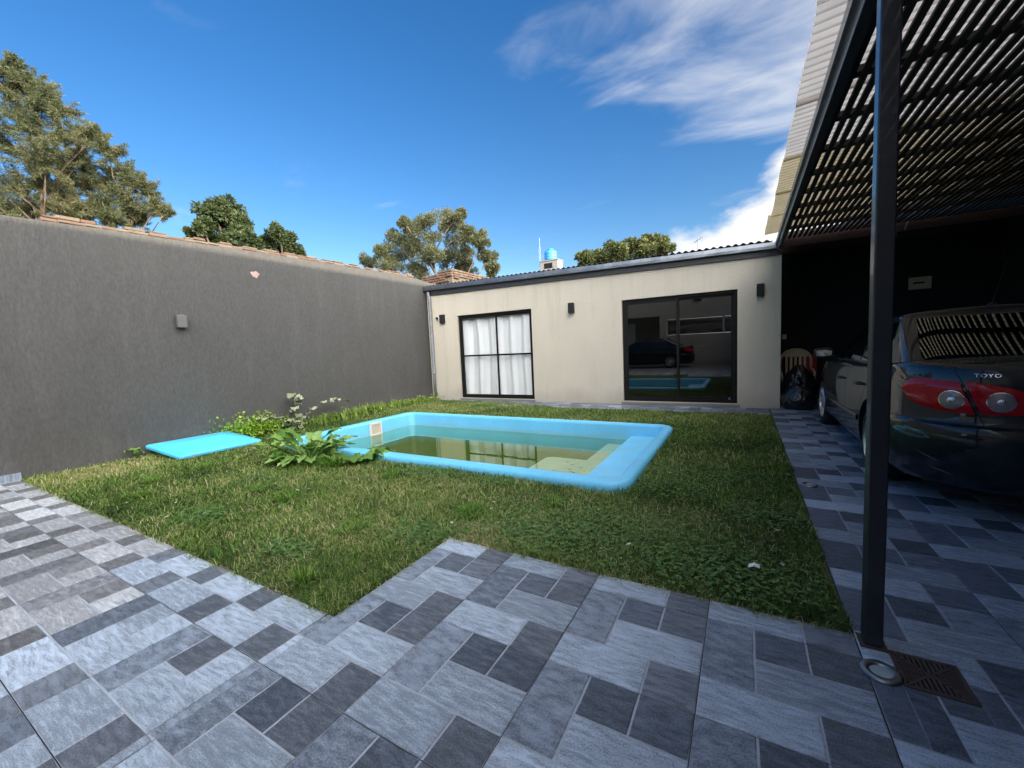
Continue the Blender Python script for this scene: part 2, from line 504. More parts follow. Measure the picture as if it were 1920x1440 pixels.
def blades(P, heading, lean, h, w, rnd, curl=.35):
    """bent grass blades: 5 verts, quad + triangle each"""
    n = len(P)
    d = np.stack([np.cos(heading), np.sin(heading), np.zeros(n)], 1)
    s = np.stack([-np.sin(heading), np.cos(heading), np.zeros(n)], 1)
    up = np.array([0, 0, 1.0])
    hv = h[:, None]; wv = w[:, None] * .5; lv = lean[:, None]
    mid = P + d * hv * lv * curl + up * hv * .62 * (1 - .35 * lv)
    tip = P + d * hv * lv * 1.05 + up * hv * (1 - .62 * lv)
    V = np.empty((n, 5, 3))
    V[:, 0] = P - s * wv; V[:, 1] = P + s * wv
    V[:, 2] = mid + s * wv * .8; V[:, 3] = mid - s * wv * .8
    V[:, 4] = tip
    base = (np.arange(n) * 5)[:, None]
    loops = (base + np.array([0, 1, 2, 3, 3, 2, 4])[None]).ravel()
    st = (np.arange(n) * 7)[:, None] + np.array([0, 4])[None]
    return V.reshape(-1, 3), loops, st.ravel(), np.repeat(rnd, 5)


def leaf_quads(P, D, U, ln, wd, rnd):
    """leaf-sized rhombs: base, two sides, tip (2 triangles as one bent quad)"""
    n = len(P)
    Sv = np.cross(D, U); Sv /= (np.linalg.norm(Sv, axis=1, keepdims=True) + 1e-9)
    V = np.empty((n, 4, 3))
    V[:, 0] = P
    V[:, 1] = P + D * ln[:, None] * .45 + Sv * wd[:, None] * .5
    V[:, 2] = P + D * ln[:, None]
    V[:, 3] = P + D * ln[:, None] * .45 - Sv * wd[:, None] * .5
    loops = np.arange(n * 4)
    return V.reshape(-1, 3), loops, np.arange(n) * 4, np.repeat(rnd, 4)


def rand_dirs(n, zbias=0.0):
    d = rng.normal(size=(n, 3)); d[:, 2] += zbias
    return d / np.linalg.norm(d, axis=1, keepdims=True)


# ------------------------------------------------------------------ ground, patio slab, lawn soil
PX0, PX1, PY0, PY1 = -3.92, 1.63, 3.33, 6.36          # pool outline


def frame_sheet(name, x0, y0, x1, y1, z, material, hole=(PX0 + .12, PY0 + .12, PX1 - .12, PY1 - .12), parent=None):
    hx0, hy0, hx1, hy1 = hole
    vs = [(x0, y0, z), (x1, y0, z), (x1, y1, z), (x0, y1, z), (hx0, hy0, z), (hx1, hy0, z), (hx1, hy1, z), (hx0, hy1, z)]
    return MB().add(vs, [(0, 1, 5, 4), (1, 2, 6, 5), (2, 3, 7, 6), (3, 0, 4, 7)]).build(name, material, parent, fix=False)


tag(frame_sheet('ground', -400, -300, 400, 500, -.10, M['ground']), kind='structure')
tag(frame_sheet('lawn_soil', -5.45, .95, 3.0, 8.95, -.018, M['soil']), kind='structure')

patio = MB()
patio.box((-5.45, -6.9, -.09), (.655, .975, -.012)).box((.655, -6.9, -.09), (3.0, 1.965, -.012)).box((3.0, -6.9, -.09), (6.56, 10.5, -.012))
patio = tag(patio.build('patio', M['joint']), kind='structure')
far = MB().add([(-5.44, -6.88, -.004), (6.54, -6.88, -.004), (6.54, -1.205, -.004), (-5.44, -1.205, -.004)], [(0, 1, 2, 3)])
far.build('paving_beyond', M['slab'], patio, fix=False)

T = .6
REG = [(-5.44, -1.2, .652, .972), (.655, -1.2, 2.997, 1.962), (3.001, -1.2, 6.55, 10.48)]
KINDS = [('a', 0, 0, 2 / 3, 1 / 3), ('b', 2 / 3, 0, 1, 1 / 3), ('v', 0, 1 / 3, 1 / 3, 1), ('s', 1 / 3, 2 / 3, 2 / 3, 1), ('t', 2 / 3, 2 / 3, 1, 1), ('l', 1 / 3, 1 / 3, 1, 2 / 3)]
pieces, grout = [], MB()
DR = (3.105, 1.69, 3.318, 1.905)                      # drain opening
for reg in range(3):
    rx0, ry0, rx1, ry1 = REG[reg]
    for i in range(-10, 12):
        for j in range(-3, 19):
            if i * T >= rx1 or (i + 1) * T <= rx0 or j * T >= ry1 or (j + 1) * T <= ry0:
                continue
            rt = random.Random(i * 911 + j * 131)
            var = rt.random()
            if reg == 0 and i < 1:
                tones = {'a': 'st_silver', 'b': 'st_brown', 'v': 'st_dark' if var < .75 else 'st_mid', 's': 'st_light' if var < .6 else 'st_brown', 't': 'st_brown' if var < .45 else 'st_light', 'l': 'st_light'}
                if j >= 1:
                    tones['v'] = 'st_brown'
            elif reg == 2:
                tones = {'a': 'st_silver' if var < .6 else 'st_light', 'b': 'st_dark', 'v': 'st_dark' if var < .45 else 'st_mid', 's': 'st_dark' if var < .65 else 'st_mid', 't': 'st_mid' if var < .5 else 'st_light', 'l': 'st_light'}
            else:
                tones = {'a': 'st_silver', 'b': 'st_brown', 'v': 'st_mid' if var < .8 else 'st_dark', 's': 'st_dark', 't': 'st_brown' if var < .5 else 'st_dark', 'l': 'st_light'}
            gx0, gy0 = max(i * T + .0018, rx0), max(j * T + .0018, ry0)
            gx1, gy1 = min((i + 1) * T - .0018, rx1), min((j + 1) * T - .0018, ry1)
            if not (reg == 2 and i == 5 and j in (2, 3)):
                grout.add([(gx0, gy0, -.0045), (gx1, gy0, -.0045), (gx1, gy1, -.0045), (gx0, gy1, -.0045)], [(0, 1, 2, 3)])
            else:   # leave the drain open
                for (qx0, qy0, qx1, qy1) in ((gx0, gy0, DR[0], gy1), (DR[2], gy0, gx1, gy1), (DR[0], gy0, DR[2], min(gy1, DR[1])), (DR[0], max(gy0, DR[3]), DR[2], gy1)):
                    if qx1 - qx0 > .004 and qy1 - qy0 > .004:
                        grout.add([(qx0, qy0, -.0045), (qx1, qy0, -.0045), (qx1, qy1, -.0045), (qx0, qy1, -.0045)], [(0, 1, 2, 3)])
            for k, u0, v0, u1, v1 in KINDS:
                e = .0034
                a0 = i * T + u0 * T + (.002 if u0 == 0 else e); b0 = j * T + v0 * T + (.002 if v0 == 0 else e)
                a1 = i * T + u1 * T - (.002 if u1 == 1 else e); b1 = j * T + v1 * T - (.002 if v1 == 1 else e)
                a0, b0, a1, b1 = max(a0, rx0), max(b0, ry0), min(a1, rx1), min(b1, ry1)
                rects = [(a0, b0, a1, b1)]
                if reg == 2 and a0 < DR[2] and a1 > DR[0] and b0 < DR[3] and b1 > DR[1]:
                    g = .003
                    rects = [(a0, b0, min(a1, DR[0] - g), b1), (max(a0, DR[2] + g), b0, a1, b1),
                             (max(a0, DR[0] - g), b0, min(a1, DR[2] + g), min(b1, DR[1] - g)), (max(a0, DR[0] - g), max(b0, DR[3] + g), min(a1, DR[2] + g), b1)]
                for q in rects:
                    if q[2] - q[0] > .012 and q[3] - q[1] > .012:
                        pieces.append((q, tones[k] + ('_grey' if reg == 0 and i < -1 - (j % 2) else '')))
tag(grout.build('grout_bed', M['grout'], patio, fix=False), kind='stuff')


def seen_size(q):
    cx, cy = (q[0] + q[2]) / 2, (q[1] + q[3]) / 2
    d = Vector((cx, cy, 0)) - CAM
    f = d.dot(c_f)
    if f < .3:
        return 0
    x, y = d.dot(c_r) / f, d.dot(c_u) / f
    if abs(x) > 1.40 or abs(y) > 1.08:
        return 0
    return (q[2] - q[0]) * (q[3] - q[1]) * CAM.z / f ** 3


pieces.sort(key=lambda p: -seen_size(p[0]))
stone_cache = {}


def stone_geo(w, h, jit):
    r0 = random.Random(jit)
    c = .0035
    js = [r0.uniform(-.0016, .0016) for _ in range(8)]
    nx, ny = max(2, int(w / .05)), max(2, int(h / .05))
    # ragged outline, slight chamfer
    ring = [(-w / 2 + w * k / nx, -h / 2) for k in range(nx)] + [(w / 2, -h / 2 + h * k / ny) for k in range(ny)] + \
           [(w / 2 - w * k / nx, h / 2) for k in range(nx)] + [(-w / 2, h / 2 - h * k / ny) for k in range(ny)]
    lo, hi_ = [], []
    for (x, y) in ring:
        a, b = r0.uniform(.0, .0022), r0.uniform(.0, .0022)
        sx, sy = (1 if x > 0 else -1), (1 if y > 0 else -1)
        x2, y2 = x - sx * a * (abs(abs(x) - w / 2) < 1e-6), y - sy * b * (abs(abs(y) - h / 2) < 1e-6)
        lo.append((x2, y2, -.009))
        hi_.append((x2 - sx * c * (abs(abs(x) - w / 2) < 1e-6), y2 - sy * c * (abs(abs(y) - h / 2) < 1e-6), 0))
    n = len(ring)
    md = [(p[0], p[1], -.003) for p in lo]
    vs = lo + md + hi_
    fs = [(j, (j + 1) % n, n + (j + 1) % n, n + j) for j in range(n)] + [(n + j, n + (j + 1) % n, 2 * n + (j + 1) % n, 2 * n + j) for j in range(n)]
    fs.append(tuple(range(2 * n, 3 * n)))
    return vs, fs


rest = {}
for n_, (q, tone) in enumerate(pieces):
    w, h = q[2] - q[0], q[3] - q[1]
    cx, cy = (q[0] + q[2]) / 2, (q[1] + q[3]) / 2
    if n_ < 300:
        key = (round(w, 3), round(h, 3), tone, n_ % 3)
        if key not in stone_cache:
            vs, fs = stone_geo(w, h, hash(key[:2]) + n_ % 3)
            me = MB().add(vs, fs).mesh('paving_stone')
            me.materials.append(M[tone])
            stone_cache[key] = me
        o = obj_from_mesh('paving_stone', stone_cache[key], patio, (cx, cy, rng.normal() * .0008))
        o.rotation_euler = (rng.normal() * .0022, rng.normal() * .0022, rng.normal() * .0015)
    else:
        c = .003
        rest.setdefault(tone, MB()).add(
            [(q[0], q[1], -.009), (q[2], q[1], -.009), (q[2], q[3], -.009), (q[0], q[3], -.009), (q[0] + c, q[1] + c, 0), (q[2] - c, q[1] + c, 0), (q[2] - c, q[3] - c, 0), (q[0] + c, q[3] - c, 0)],
            [(4, 5, 6, 7), (0, 1, 5, 4), (1, 2, 6, 5), (2, 3, 7, 6), (3, 0, 4, 7)])
rm = MB(); mi = []
for k, tone in enumerate(rest):
    rm.add(rest[tone].v, rest[tone].f); mi += [k] * len(rest[tone].f)
ro = rm.build('paving_stones', None, patio, fix=False)
for tone in rest:
    ro.data.materials.append(M[tone])
ro.data.polygons.foreach_set('material_index', mi)
tag(ro, kind='stuff')

# skirting along the left wall
for k, (y0, y1) in enumerate(((-.62, -.03), (-.027, .43), (.433, .985))):
    MB().box((-5.448, y0, 0.0), (-5.434, y1, .095)).build('skirting_tile', M['st_light'], patio)

# ------------------------------------------------------------------ boundary wall on the left
WX = -5.45
top_pts = [(-7.0, 3.28), (1.13, 3.315), (2.1, 3.355), (4.0, 3.41), (6.1, 3.45), (8.34, 3.472), (9.05, 3.40), (9.6, 3.40)]
bw = MB()
nw = len(top_pts)
vs = [(WX, y, -.1) for y, z in top_pts] + [(WX, y, z) for y, z in top_pts] + [(WX - .16, y, z) for y, z in top_pts] + [(WX - .16, y, -.1) for y, z in top_pts]
fs = []
for k in range(nw - 1):
    for r_ in range(3):
        a = r_ * nw + k
        fs.append((a, a + 1, a + 1 + nw, a + nw))
bw.add(vs, fs)
boundary = thing('boundary_wall', 'long charcoal rendered garden wall with crumbling bricks along its top', 'wall', (0, 0, 0))
bw.build('render_face', M['charcoal'], boundary)
bt = lambda y: float(np.interp(y, [p[0] for p in top_pts], [p[1] for p in top_pts]))
y = 1.48
rb = random.Random(3)
mortar = MB()
while y < 8.25:
    ln = rb.uniform(.13, .27)
    hh = rb.uniform(.030, .052)
    for cse in range(2):
        if cse == 1 and rb.random() < .38:
            continue
        off = rb.uniform(-.05, .05) if cse else 0
        z0 = bt(y + ln / 2) + .006 + cse * .050
        mbk = MB()
        tw = rb.uniform(-.03, .03)
        hh = rb.uniform(.022, .048)
        x1 = WX + rb.uniform(-.035, .012) - .02 * cse
        bot = [(x1 - .13, y + off, z0), (x1, y + off, z0 + tw * .1), (x1, y + off + ln - .014, z0), (x1 - .13, y + off + ln - .014, z0)]
        topv = [(px_ + rb.uniform(-.008, .008), py_ + rb.uniform(-.008, .008), pz + hh * rb.uniform(.8, 1.1)) for px_, py_, pz in bot]
        mbk.hexa(bot, topv).build('brick', M['brick_pale'] if rb.random() < .55 else M['brick'], boundary, bevel=.006, seg=1)
    mortar.box((WX - .14, y, bt(y) - .01), (WX - .025, y + ln, bt(y + ln) + .045))
    y += ln
mortar.build('mortar_bed', M['mortar'], boundary)
# chipped patch of bare plaster high on the wall
ch = MB()
ring = [(4.145 + .075 * math.cos(t) * (1 + .25 * math.sin(3 * t)), 2.985 + .058 * math.sin(t) * (1 + .2 * math.cos(5 * t))) for t in [k * math.pi / 9 for k in range(18)]]
ch.add([(WX + .004, 4.145, 2.985)] + [(WX + .003, a, b) for a, b in ring], [(0, 1 + k, 1 + (k + 1) % 18) for k in range(18)])
ch.build('bare_plaster_patch', mat('pink_plaster', (.46, .30, .26), .9, var=.4, vs=30, fine=.3), boundary)

# brick parapet behind the corner
par = thing('brick_parapet', 'stub of old brick parapet rising behind the wall and house roof corner', 'parapet', (0, 0, 0))
pb = MB().hexa([(-6.3, 9.66, 3.35), (-5.03, 9.66, 3.35), (-5.03, 13.5, 3.35), (-6.3, 13.5, 3.35)], [(-6.3, 9.66, 3.60), (-5.03, 9.66, 3.69), (-5.03, 13.5, 3.74), (-6.3, 13.5, 3.66)])
pb.build('rubble_core', M['mortar'], par)
rb = random.Random(5)
for cse in range(5):
    z0 = 3.44 + cse * .070
    x = -6.25 + (cse % 2) * .11
    while x < -5.08:
        ln = min(rb.uniform(.19, .25), -4.99 - x)
        zz = z0 + (x + 6.25) * .035
        if not (cse == 4 and x < -5.7) and ln > .08 and not (cse < 2 and x > -5.35):
            MB().box((x, 9.60 + rb.uniform(-.02, .02), zz), (x + ln - .015, 9.72, zz + .055)).build('brick', M['brick'], par, bevel=.005, seg=1)
        x += ln
    yy = 9.72
    while yy < 12.9:
        ln = rb.uniform(.2, .27)
        if cse >= 2 or rb.random() < .25:
            MB().box((-5.05, yy, z0 + .045), (-4.975 + rb.uniform(-.02, .015), yy + ln - .015, z0 + .10)).build('brick', M['brick'] if rb.random() < .6 else M['brick_pale'], par, bevel=.005, seg=1)
        yy += ln

# ------------------------------------------------------------------ pool house
HY, HX0, HX1 = 8.95, -5.44, 3.165
house = thing('pool_house', 'low beige rendered house with black framed openings and a galvanised gutter', 'house', (0, 0, 0))


def ztop(x):
    return 2.985 + (x + 5.24) / (3.16 + 5.24) * (2.885 - 2.985)


WIN = (-4.39, .055, -2.085, 2.352)
DOOR = (.178, .07, 2.447, 2.338)
fw = MB()
D = .22


def wall_block(x0, z0, x1, z1=None):
    za, zb = (ztop(x0), ztop(x1)) if z1 is None else (z1, z1)
    fw.hexa([(x0, HY, z0), (x1, HY, z0), (x1, HY + D, z0), (x0, HY + D, z0)], [(x0, HY, za), (x1, HY, zb), (x1, HY + D, zb), (x0, HY + D, za)])


# butted blocks around the two openings (welded into one skin)
xs = [HX0, WIN[0], WIN[2], DOOR[0], DOOR[2], HX1]


def quad(p):
    fw.add(p, [(0, 1, 2, 3)])


for (a, b, c, d) in ((xs[0], -.1, xs[1], None), (xs[1], -.1, xs[2], WIN[1]), (xs[1], WIN[3], xs[2], None), (xs[2], -.1, xs[3], None),
                     (xs[3], -.1, xs[4], DOOR[1]), (xs[3], DOOR[3], xs[4], None), (xs[4], -.1, xs[5], None)):
    za, zb = (ztop(a), ztop(c)) if d is None else (d, d)
    quad([(a, HY, b), (c, HY, b), (c, HY, zb), (a, HY, za)])
for (x0, z0, x1, z1) in (WIN, DOOR):      # reveals
    e = HY + .11
    quad([(x0, HY, z0), (x0, HY, z1), (x0, e, z1), (x0, e, z0)])
    quad([(x1, HY, z1), (x1, HY, z0), (x1, e, z0), (x1, e, z1)])
    quad([(x0, HY, z1), (x1, HY, z1), (x1, e, z1), (x0, e, z1)])
    quad([(x1, HY, z0), (x0, HY, z0), (x0, e, z0), (x1, e, z0)])
fw.build('front_wall', M['beige'], house, fix=False)
sw = MB()
sw.box((HX1 - .2, HY + .004, -.1), (HX1, 16, 2.88))
sw.box((HX0, 9.75, -.1), (HX0 + .2, 16, 2.98))
sw.box((HX0, 15.8, -.1), (HX1, 16, 2.88))
sw.build('side_wall', M['beige'], house)
ins = MB()
ins.box((HX0 + .2, HY + .13, -.02), (HX1 - .2, 13.5, 0.02))
ins.box((HX0 + .2, 13.0, .02), (HX1 - .2, 13.1, 2.8))
ins.box((-1.2, HY + .24, .02), (-1.1, 13.0, 2.8))
ins.box((HX0 + .2, HY + .13, 2.7), (HX1 - .2, 13.5, 2.78))
ins.build('interior', M['room'], house)


def frame_rect(mb, x0, z0, x1, z1, t, y0, y1):
    mb.box((x0, y0, z0), (x0 + t, y1, z1)).box((x1 - t, y0, z0), (x1, y1, z1))
    mb.box((x0 + t, y0, z1 - t), (x1 - t, y1, z1)).box((x0 + t, y0, z0), (x1 - t, y1, z0 + t))
    return mb


# window with curtains
wy = HY + .045
win = frame_rect(MB(), WIN[0] + .002, WIN[1] + .002, WIN[2] - .002, WIN[3] - .002, .062, wy, wy + .06).build('window', M['frame'], house, bevel=.004)
wm = (WIN[0] + WIN[2]) / 2 + .06
frame_rect(MB(), WIN[0] + .066, WIN[1] + .066, wm + .03, WIN[3] - .066, .035, wy + .006, wy + .032).build('sash', M['frame'], win)
frame_rect(MB(), wm - .028, WIN[1] + .066, WIN[2] - .066, WIN[3] - .066, .035, wy + .034, wy + .056).build('sash', M['frame'], win)
MB().box((WIN[0] + .10, wy + .004, 1.205), (wm - .02, wy + .036, 1.25)).build('glazing_bar', M['frame'], win)
MB().box((wm + .02, wy + .030, 1.205), (WIN[2] - .10, wy + .060, 1.25)).build('glazing_bar', M['frame'], win)
for (a, b, yy) in ((WIN[0] + .10, wm, wy + .018), (wm, WIN[2] - .10, wy + .044)):
    for (c, d) in ((WIN[1] + .1, 1.206), (1.25, WIN[3] - .1)):
        MB().add([(a, yy, c), (b, yy, c), (b, yy, d), (a, yy, d)], [(0, 1, 2, 3)]).build('pane', M['glass_clear'], win, fix=False)


def curtain(x0, x1, z0, z1, y0, seed, parent):
    r0 = random.Random(seed)
    ph = [(r0.uniform(12, 22), r0.uniform(0, 6), r0.uniform(.032, .055)), (r0.uniform(30, 46), r0.uniform(0, 6), r0.uniform(.010, .017)), (r0.uniform(5, 8), r0.uniform(0, 6), r0.uniform(.008, .018))]
    rows = []
    for iz in range(15):
        z = z0 + (z1 - z0) * iz / 14
        row = []
        for ix in range(91):
            u = ix / 90
            x = x0 + (x1 - x0) * u
            gat = .35 + .65 * (1 - iz / 14) ** .6
            yy = sum(a * math.sin(f * (x + .02 * math.sin(2.3 * z + seed)) + p + .35 * math.sin(1.7 * z + p)) for f, p, a in ph) * (1.2 - .5 * gat)
            zz = z + (.02 * math.sin(9 * x + seed) if iz == 0 else 0)
            row.append((x, y0 + yy, zz))
        rows.append(row)
    return MB().grid(rows).build('curtain', M['curtain'], parent, smooth=True, fix=False)


curtain(WIN[0] + .05, wm + .02, .10, 2.33, HY + .20, 1, win)
curtain(wm - .03, WIN[2] - .04, .10, 2.34, HY + .19, 4, win)

# sliding door
door = frame_rect(MB(), DOOR[0] + .002, DOOR[1] + .002, DOOR[2] - .002, DOOR[3] - .002, .06, wy, wy + .08).build('sliding_door', M['frame'], house, bevel=.004)
dm = 1.315
frame_rect(MB(), DOOR[0] + .064, DOOR[1] + .064, dm + .045, DOOR[3] - .064, .05, wy + .006, wy + .038).build('sash', M['frame'], door)
frame_rect(MB(), dm - .045, DOOR[1] + .064, DOOR[2] - .064, DOOR[3] - .064, .05, wy + .042, wy + .074).build('sash', M['frame'], door)
for (a, b, yy) in ((DOOR[0] + .11, dm - .005, wy + .02), (dm + .004, DOOR[2] - .11, wy + .055)):
    MB().add([(a, yy, DOOR[1] + .11), (b, yy, DOOR[1] + .11), (b, yy, DOOR[3] - .11), (a, yy, DOOR[3] - .11)], [(0, 1, 2, 3)]).build('pane', M['glass_dark'], door, fix=False)
    MB().box((a, yy + .012, 1.19), (b, yy + .03, 1.225)).build('glazing_bar', M['frame'], door)
MB().box((DOOR[2] - .155, wy - .012, .14), (DOOR[2] - .125, wy + .02, .18)).build('latch', M['galv'], door)
# sills
MB().box((WIN[0] - .02, HY - .05, -.02), (WIN[2] + .02, HY - .004, .045)).build('sill', M['concrete'], house)
MB().box((DOOR[0] - .03, HY - .09, -.02), (DOOR[2] + .05, HY - .004, .052)).build('sill', M['concrete'], house)

# fascia beam, gutter, corrugated roof


def sloped_box(name, xa, xb, zo0, zo1, y0, y1, material, bevel=0.0):
    za, zb = ztop(xa), ztop(xb)
    return MB().hexa([(xa, y0, za + zo0), (xb, y0, zb + zo0), (xb, y1, zb + zo0), (xa, y1, za + zo0)],
                     [(xa, y0, za + zo1), (xb, y0, zb + zo1), (xb, y1, zb + zo1), (xa, y1, za + zo1)]).build(name, material, house, bevel=bevel)


sloped_box('fascia_beam', -5.25, 3.13, .003, .155, HY - .045, HY + .1, M['fascia'], .004)
sloped_box('fascia_beam', -5.25, 3.13, .158, .20, HY - .02, HY + .1, M['fascia'])
gt = []
for k in range(43):                                   # pressed gutter with slight dents and joints
    x = -5.44 + (3.075 + 5.44) * k / 42
    zt = ztop(x) + .105 - .03 * (x + 5.44) / 8.5
    dn = .004 * math.sin(k * 1.9) + .003 * math.sin(k * .7)
    y0 = HY - .155
    gt.append([(x, y0 + .10, zt + .03), (x, y0 + dn, zt + .035), (x, y0 - .004 + dn * .6, zt + .085), (x, y0 + dn, zt + .15 + dn), (x, y0 + .012, zt + .152), (x, y0 + .014, zt + .05), (x, y0 + .10, zt + .05)])
gut = MB().grid(gt).build('gutter', M['galv'], house, fix=False)
for xs_, in ((-5.44,), (3.075,)):
    zt = ztop(xs_) + .105 - .03 * (xs_ + 5.44) / 8.5
    MB().box((xs_ - .003, HY - .156, zt + .03), (xs_ + .003, HY - .055, zt + .15)).build('gutter_end', M['galv'], gut)
rows = []
for k in range(int(8.45 / .0127)):
    x = -5.42 + k * .0127
    zc_ = ztop(x) + .268 + .017 * math.cos(2 * math.pi * x / .127)
    rows.append([(x, HY - .11, zc_), (x, HY + 3, zc_ + .10), (x, 16.2, zc_ + .22)])
rf = MB().grid(rows).build('roof', M['roofmetal'], house, smooth=True, fix=False)
so = rf.modifiers.new('thick', 'SOLIDIFY'); so.thickness = .004
# downspout at the left corner
ds = MB()
ds.tube([(-5.315, HY - .08, 3.09), (-5.31, HY - .085, 2.98), (-5.305, HY - .06, 2.9), (-5.30, HY - .05, 1.5), (-5.30, HY - .05, .78), (-5.298, HY - .05, .05)], .045, 12)
ds.tube([(-5.30, HY - .05, .80), (-5.30, HY - .05, .72)], .052, 12)
ds.build('downspout', M['galv_old'], house, smooth=True)


def wall_lamp(x, y, z, axis, label, w=.12, h=.235, d=.10, face='lamp'):
    t = thing('wall_lamp', label, 'lamp', (x, y, z), 0 if axis == 'y' else R(90), 'up and down wall lamps')
    # local: wall plane is y=0, lamp sticks out to -y
    MB().box((-w / 2, -d, -h / 2), (w / 2, -.012, h / 2)).build('housing', M[face], t, bevel=.006)
    MB().box((-w * .35, -.012, -h * .35), (w * .35, 0, h * .35)).build('back_plate', M['lamp'], t)
    for s in (-1, 1):
        MB().lathe([(.001, s * (h / 2 + .001)), (.034, s * (h / 2 + .001)), (.036, s * (h / 2 + .004)), (.042, s * (h / 2 + .004)), (.042, s * (h / 2 - .01))], 16, 'z', (0, -d / 2, 0)).build('lens', M['galv_old'], t, smooth=True)
    return t


wall_lamp(-4.885, HY, 2.30, 'y', 'small black box lamp beside the downspout, left of the curtained window', w=.15)
wall_lamp(-1.0, HY, 2.27, 'y', 'small black box lamp on the beige wall between window and door', w=.135)
wall_lamp(2.83, HY, 2.27, 'y', 'small black box lamp on the beige wall right of the sliding door', w=.125)
wall_lamp(WX, 2.875, 2.062, 'x', 'grey box lamp alone on the charcoal garden wall', w=.135, h=.20, d=.09, face='lamp_grey')
sen = thing('junction_plug', 'tiny brown plug of cable left of the small wall lamp by the downspout', 'fitting', (-5.10, HY, 2.335))
MB().lathe([(.001, -.06), (.03, -.06), (.036, -.03), (.03, 0)], 12, 'y').build('cap', M['rust'], sen, smooth=True)
MB().tube([(0, -.05, -.01), (.015, -.055, -.06), (.03, -.02, -.07)], .008, 6).build('cable', M['rust'], sen)

# narrow tiled walk in front of the house
walk = MB().box((-5.3, 8.16, -.09), (3.0, HY - .002, -.014)).build('house_walk', M['joint'])
tag(walk, kind='structure')
rw = random.Random(11)
cache = {}
for row in range(5):
    y0 = 8.165 + row * .157
    x = -5.28 - (row % 2) * .12
    while x < 2.98:
        ln = rw.choice((.2, .2, .3, .4))
        x0, x1 = max(x, -5.28), min(x + ln, 2.985)
        if x1 - x0 > .03:
            tone = rw.choice(('st_mid', 'st_dark', 'st_mid', 'st_light', 'st_brown'))
            key = (round(x1 - x0, 3), tone)
            if key not in cache:
                vs, fs = stone_geo(x1 - x0 - .006, .151, 5)
                me = MB().add(vs, fs).mesh('walk_tile'); me.materials.append(M[tone]); cache[key] = me
            obj_from_mesh('walk_tile', cache[key], walk, ((x0 + x1) / 2, y0 + .0775, -.004))
        x += ln

# ------------------------------------------------------------------ carport
port = thing('carport', 'black steel carport with slatted ceiling under corrugated translucent sheets', 'carport', (0, 0, 0))
BX = 3.035
post = MB().hexa([(3.022, 1.892, 0.0), (3.088, 1.892, 0.0), (3.088, 1.958, 0.0), (3.022, 1.958, 0.0)], [(3.012, 1.892, 3.0), (3.078, 1.892, 3.0), (3.078, 1.958, 3.0), (3.012, 1.958, 3.0)])
post.build('post', M['steel_dark'], port, bevel=.006)
MB().box((3.008, 1.878, -.010), (3.102, 1.972, .006)).build('base_plate', M['rust'], port)
MB().hexa([(3.012, -6.8, 2.995), (3.09, -6.8, 2.995), (3.14, 8.93, 2.955), (3.085, 8.93, 2.955)], [(3.012, -6.8, 3.10), (3.09, -6.8, 3.10), (3.14, 8.93, 3.06), (3.085, 8.93, 3.06)]).build('edge_beam', M['steel_dark'], port, bevel=.004)
MB().hexa([(2.985, -6.8, 3.09), (3.010, -6.8, 3.09), (3.083, 8.86, 3.045), (3.060, 8.86, 3.045)], [(2.985, -6.8, 3.165), (3.010, -6.8, 3.165), (3.083, 8.86, 3.12), (3.060, 8.86, 3.12)]).build('flashing', M['galv'], port)
# slats run front to back; cross bars lie on top of them
sl = MB().box((-.021, -6.6, 0), (.021, 8.42, .020)).mesh('slat'); sl.materials.append(M['slat'])
x = 3.165
k = 0
while x < 6.5:
    o = obj_from_mesh('slat', sl, port, (x + rng.normal() * .0025, 0, 3.055 + rng.normal() * .001))
    x += .0705
for k in range(-14, 10):
    yb = 2.06 + k * .634
    MB().box((3.10, yb - .042, 3.0765), (6.55, yb + .042, 3.118)).build('cross_bar', M['slat'], port)
MB().box((3.10, 8.45, 2.93), (6.55, 8.60, 3.13)).build('end_beam', M['wood_red'], port)


def sheet(y0, y1, xa, xe, z, material, name='roof_sheet'):
    rows = []
    n = int((y1 - y0) / .0109)
    for i in range(n + 1):
        y = y0 + (y1 - y0) * i / n
        dz = .019 * math.cos(2 * math.pi * y / .087)
        rows.append([(xa + .003 * math.sin(y * 7), y, z + dz), (4.0, y, z + .09 + dz), (xe, y, z + .27 + dz)])
    return MB().grid(rows).build(name, material, port, smooth=True, fix=False)


sheets = [(-6.8, -3.2, 2.875, .0, 'sheet_white'), (-3.25, -.9, 2.88, .006, 'sheet_white'), (-.95, 1.55, 2.885, 0, 'sheet_white'), (1.5, 2.62, 2.890, .006, 'sheet_white'), (2.57, 3.72, 2.896, 0, 'sheet_white'), (3.67, 4.85, 2.900, .006, 'sheet_white'),
          (4.80, 5.98, 2.895, 0.0, 'sheet_yellow'), (5.93, 7.08, 2.905, .006, 'sheet_yellow'), (7.03, 8.25, 2.865, .002, 'sheet_yellow')]
for (a, b, xa, dz, mt_) in sheets:
    sheet(a, b, xa, 6.55, 3.155 + dz, M[mt_])
# opaque roof over the recess at the back
MB().box((3.17, 8.62, 3.14), (6.6, 10.7, 3.22)).build('back_roof', M['roofmetal'], port)

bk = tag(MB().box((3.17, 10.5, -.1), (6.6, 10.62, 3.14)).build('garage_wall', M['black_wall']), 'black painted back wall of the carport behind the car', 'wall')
# unseen building assumed on the right, added and sized to keep the yard in shade
nb = thing('neighbour_building', 'two storey rendered party wall building standing along the right of the carport', 'building')
MB().box((6.62, -30, -.1), (10.5, 40, 6.58)).build('wall', M['concrete'], nb)
MB().box((6.6, -30.05, 6.59), (10.55, 40.05, 6.69)).build('parapet', M['concrete'], nb)
MB().box((6.57, -6.8, 0), (6.612, 10.49, 3.14)).build('painted_panel', M['black_wall'], nb)

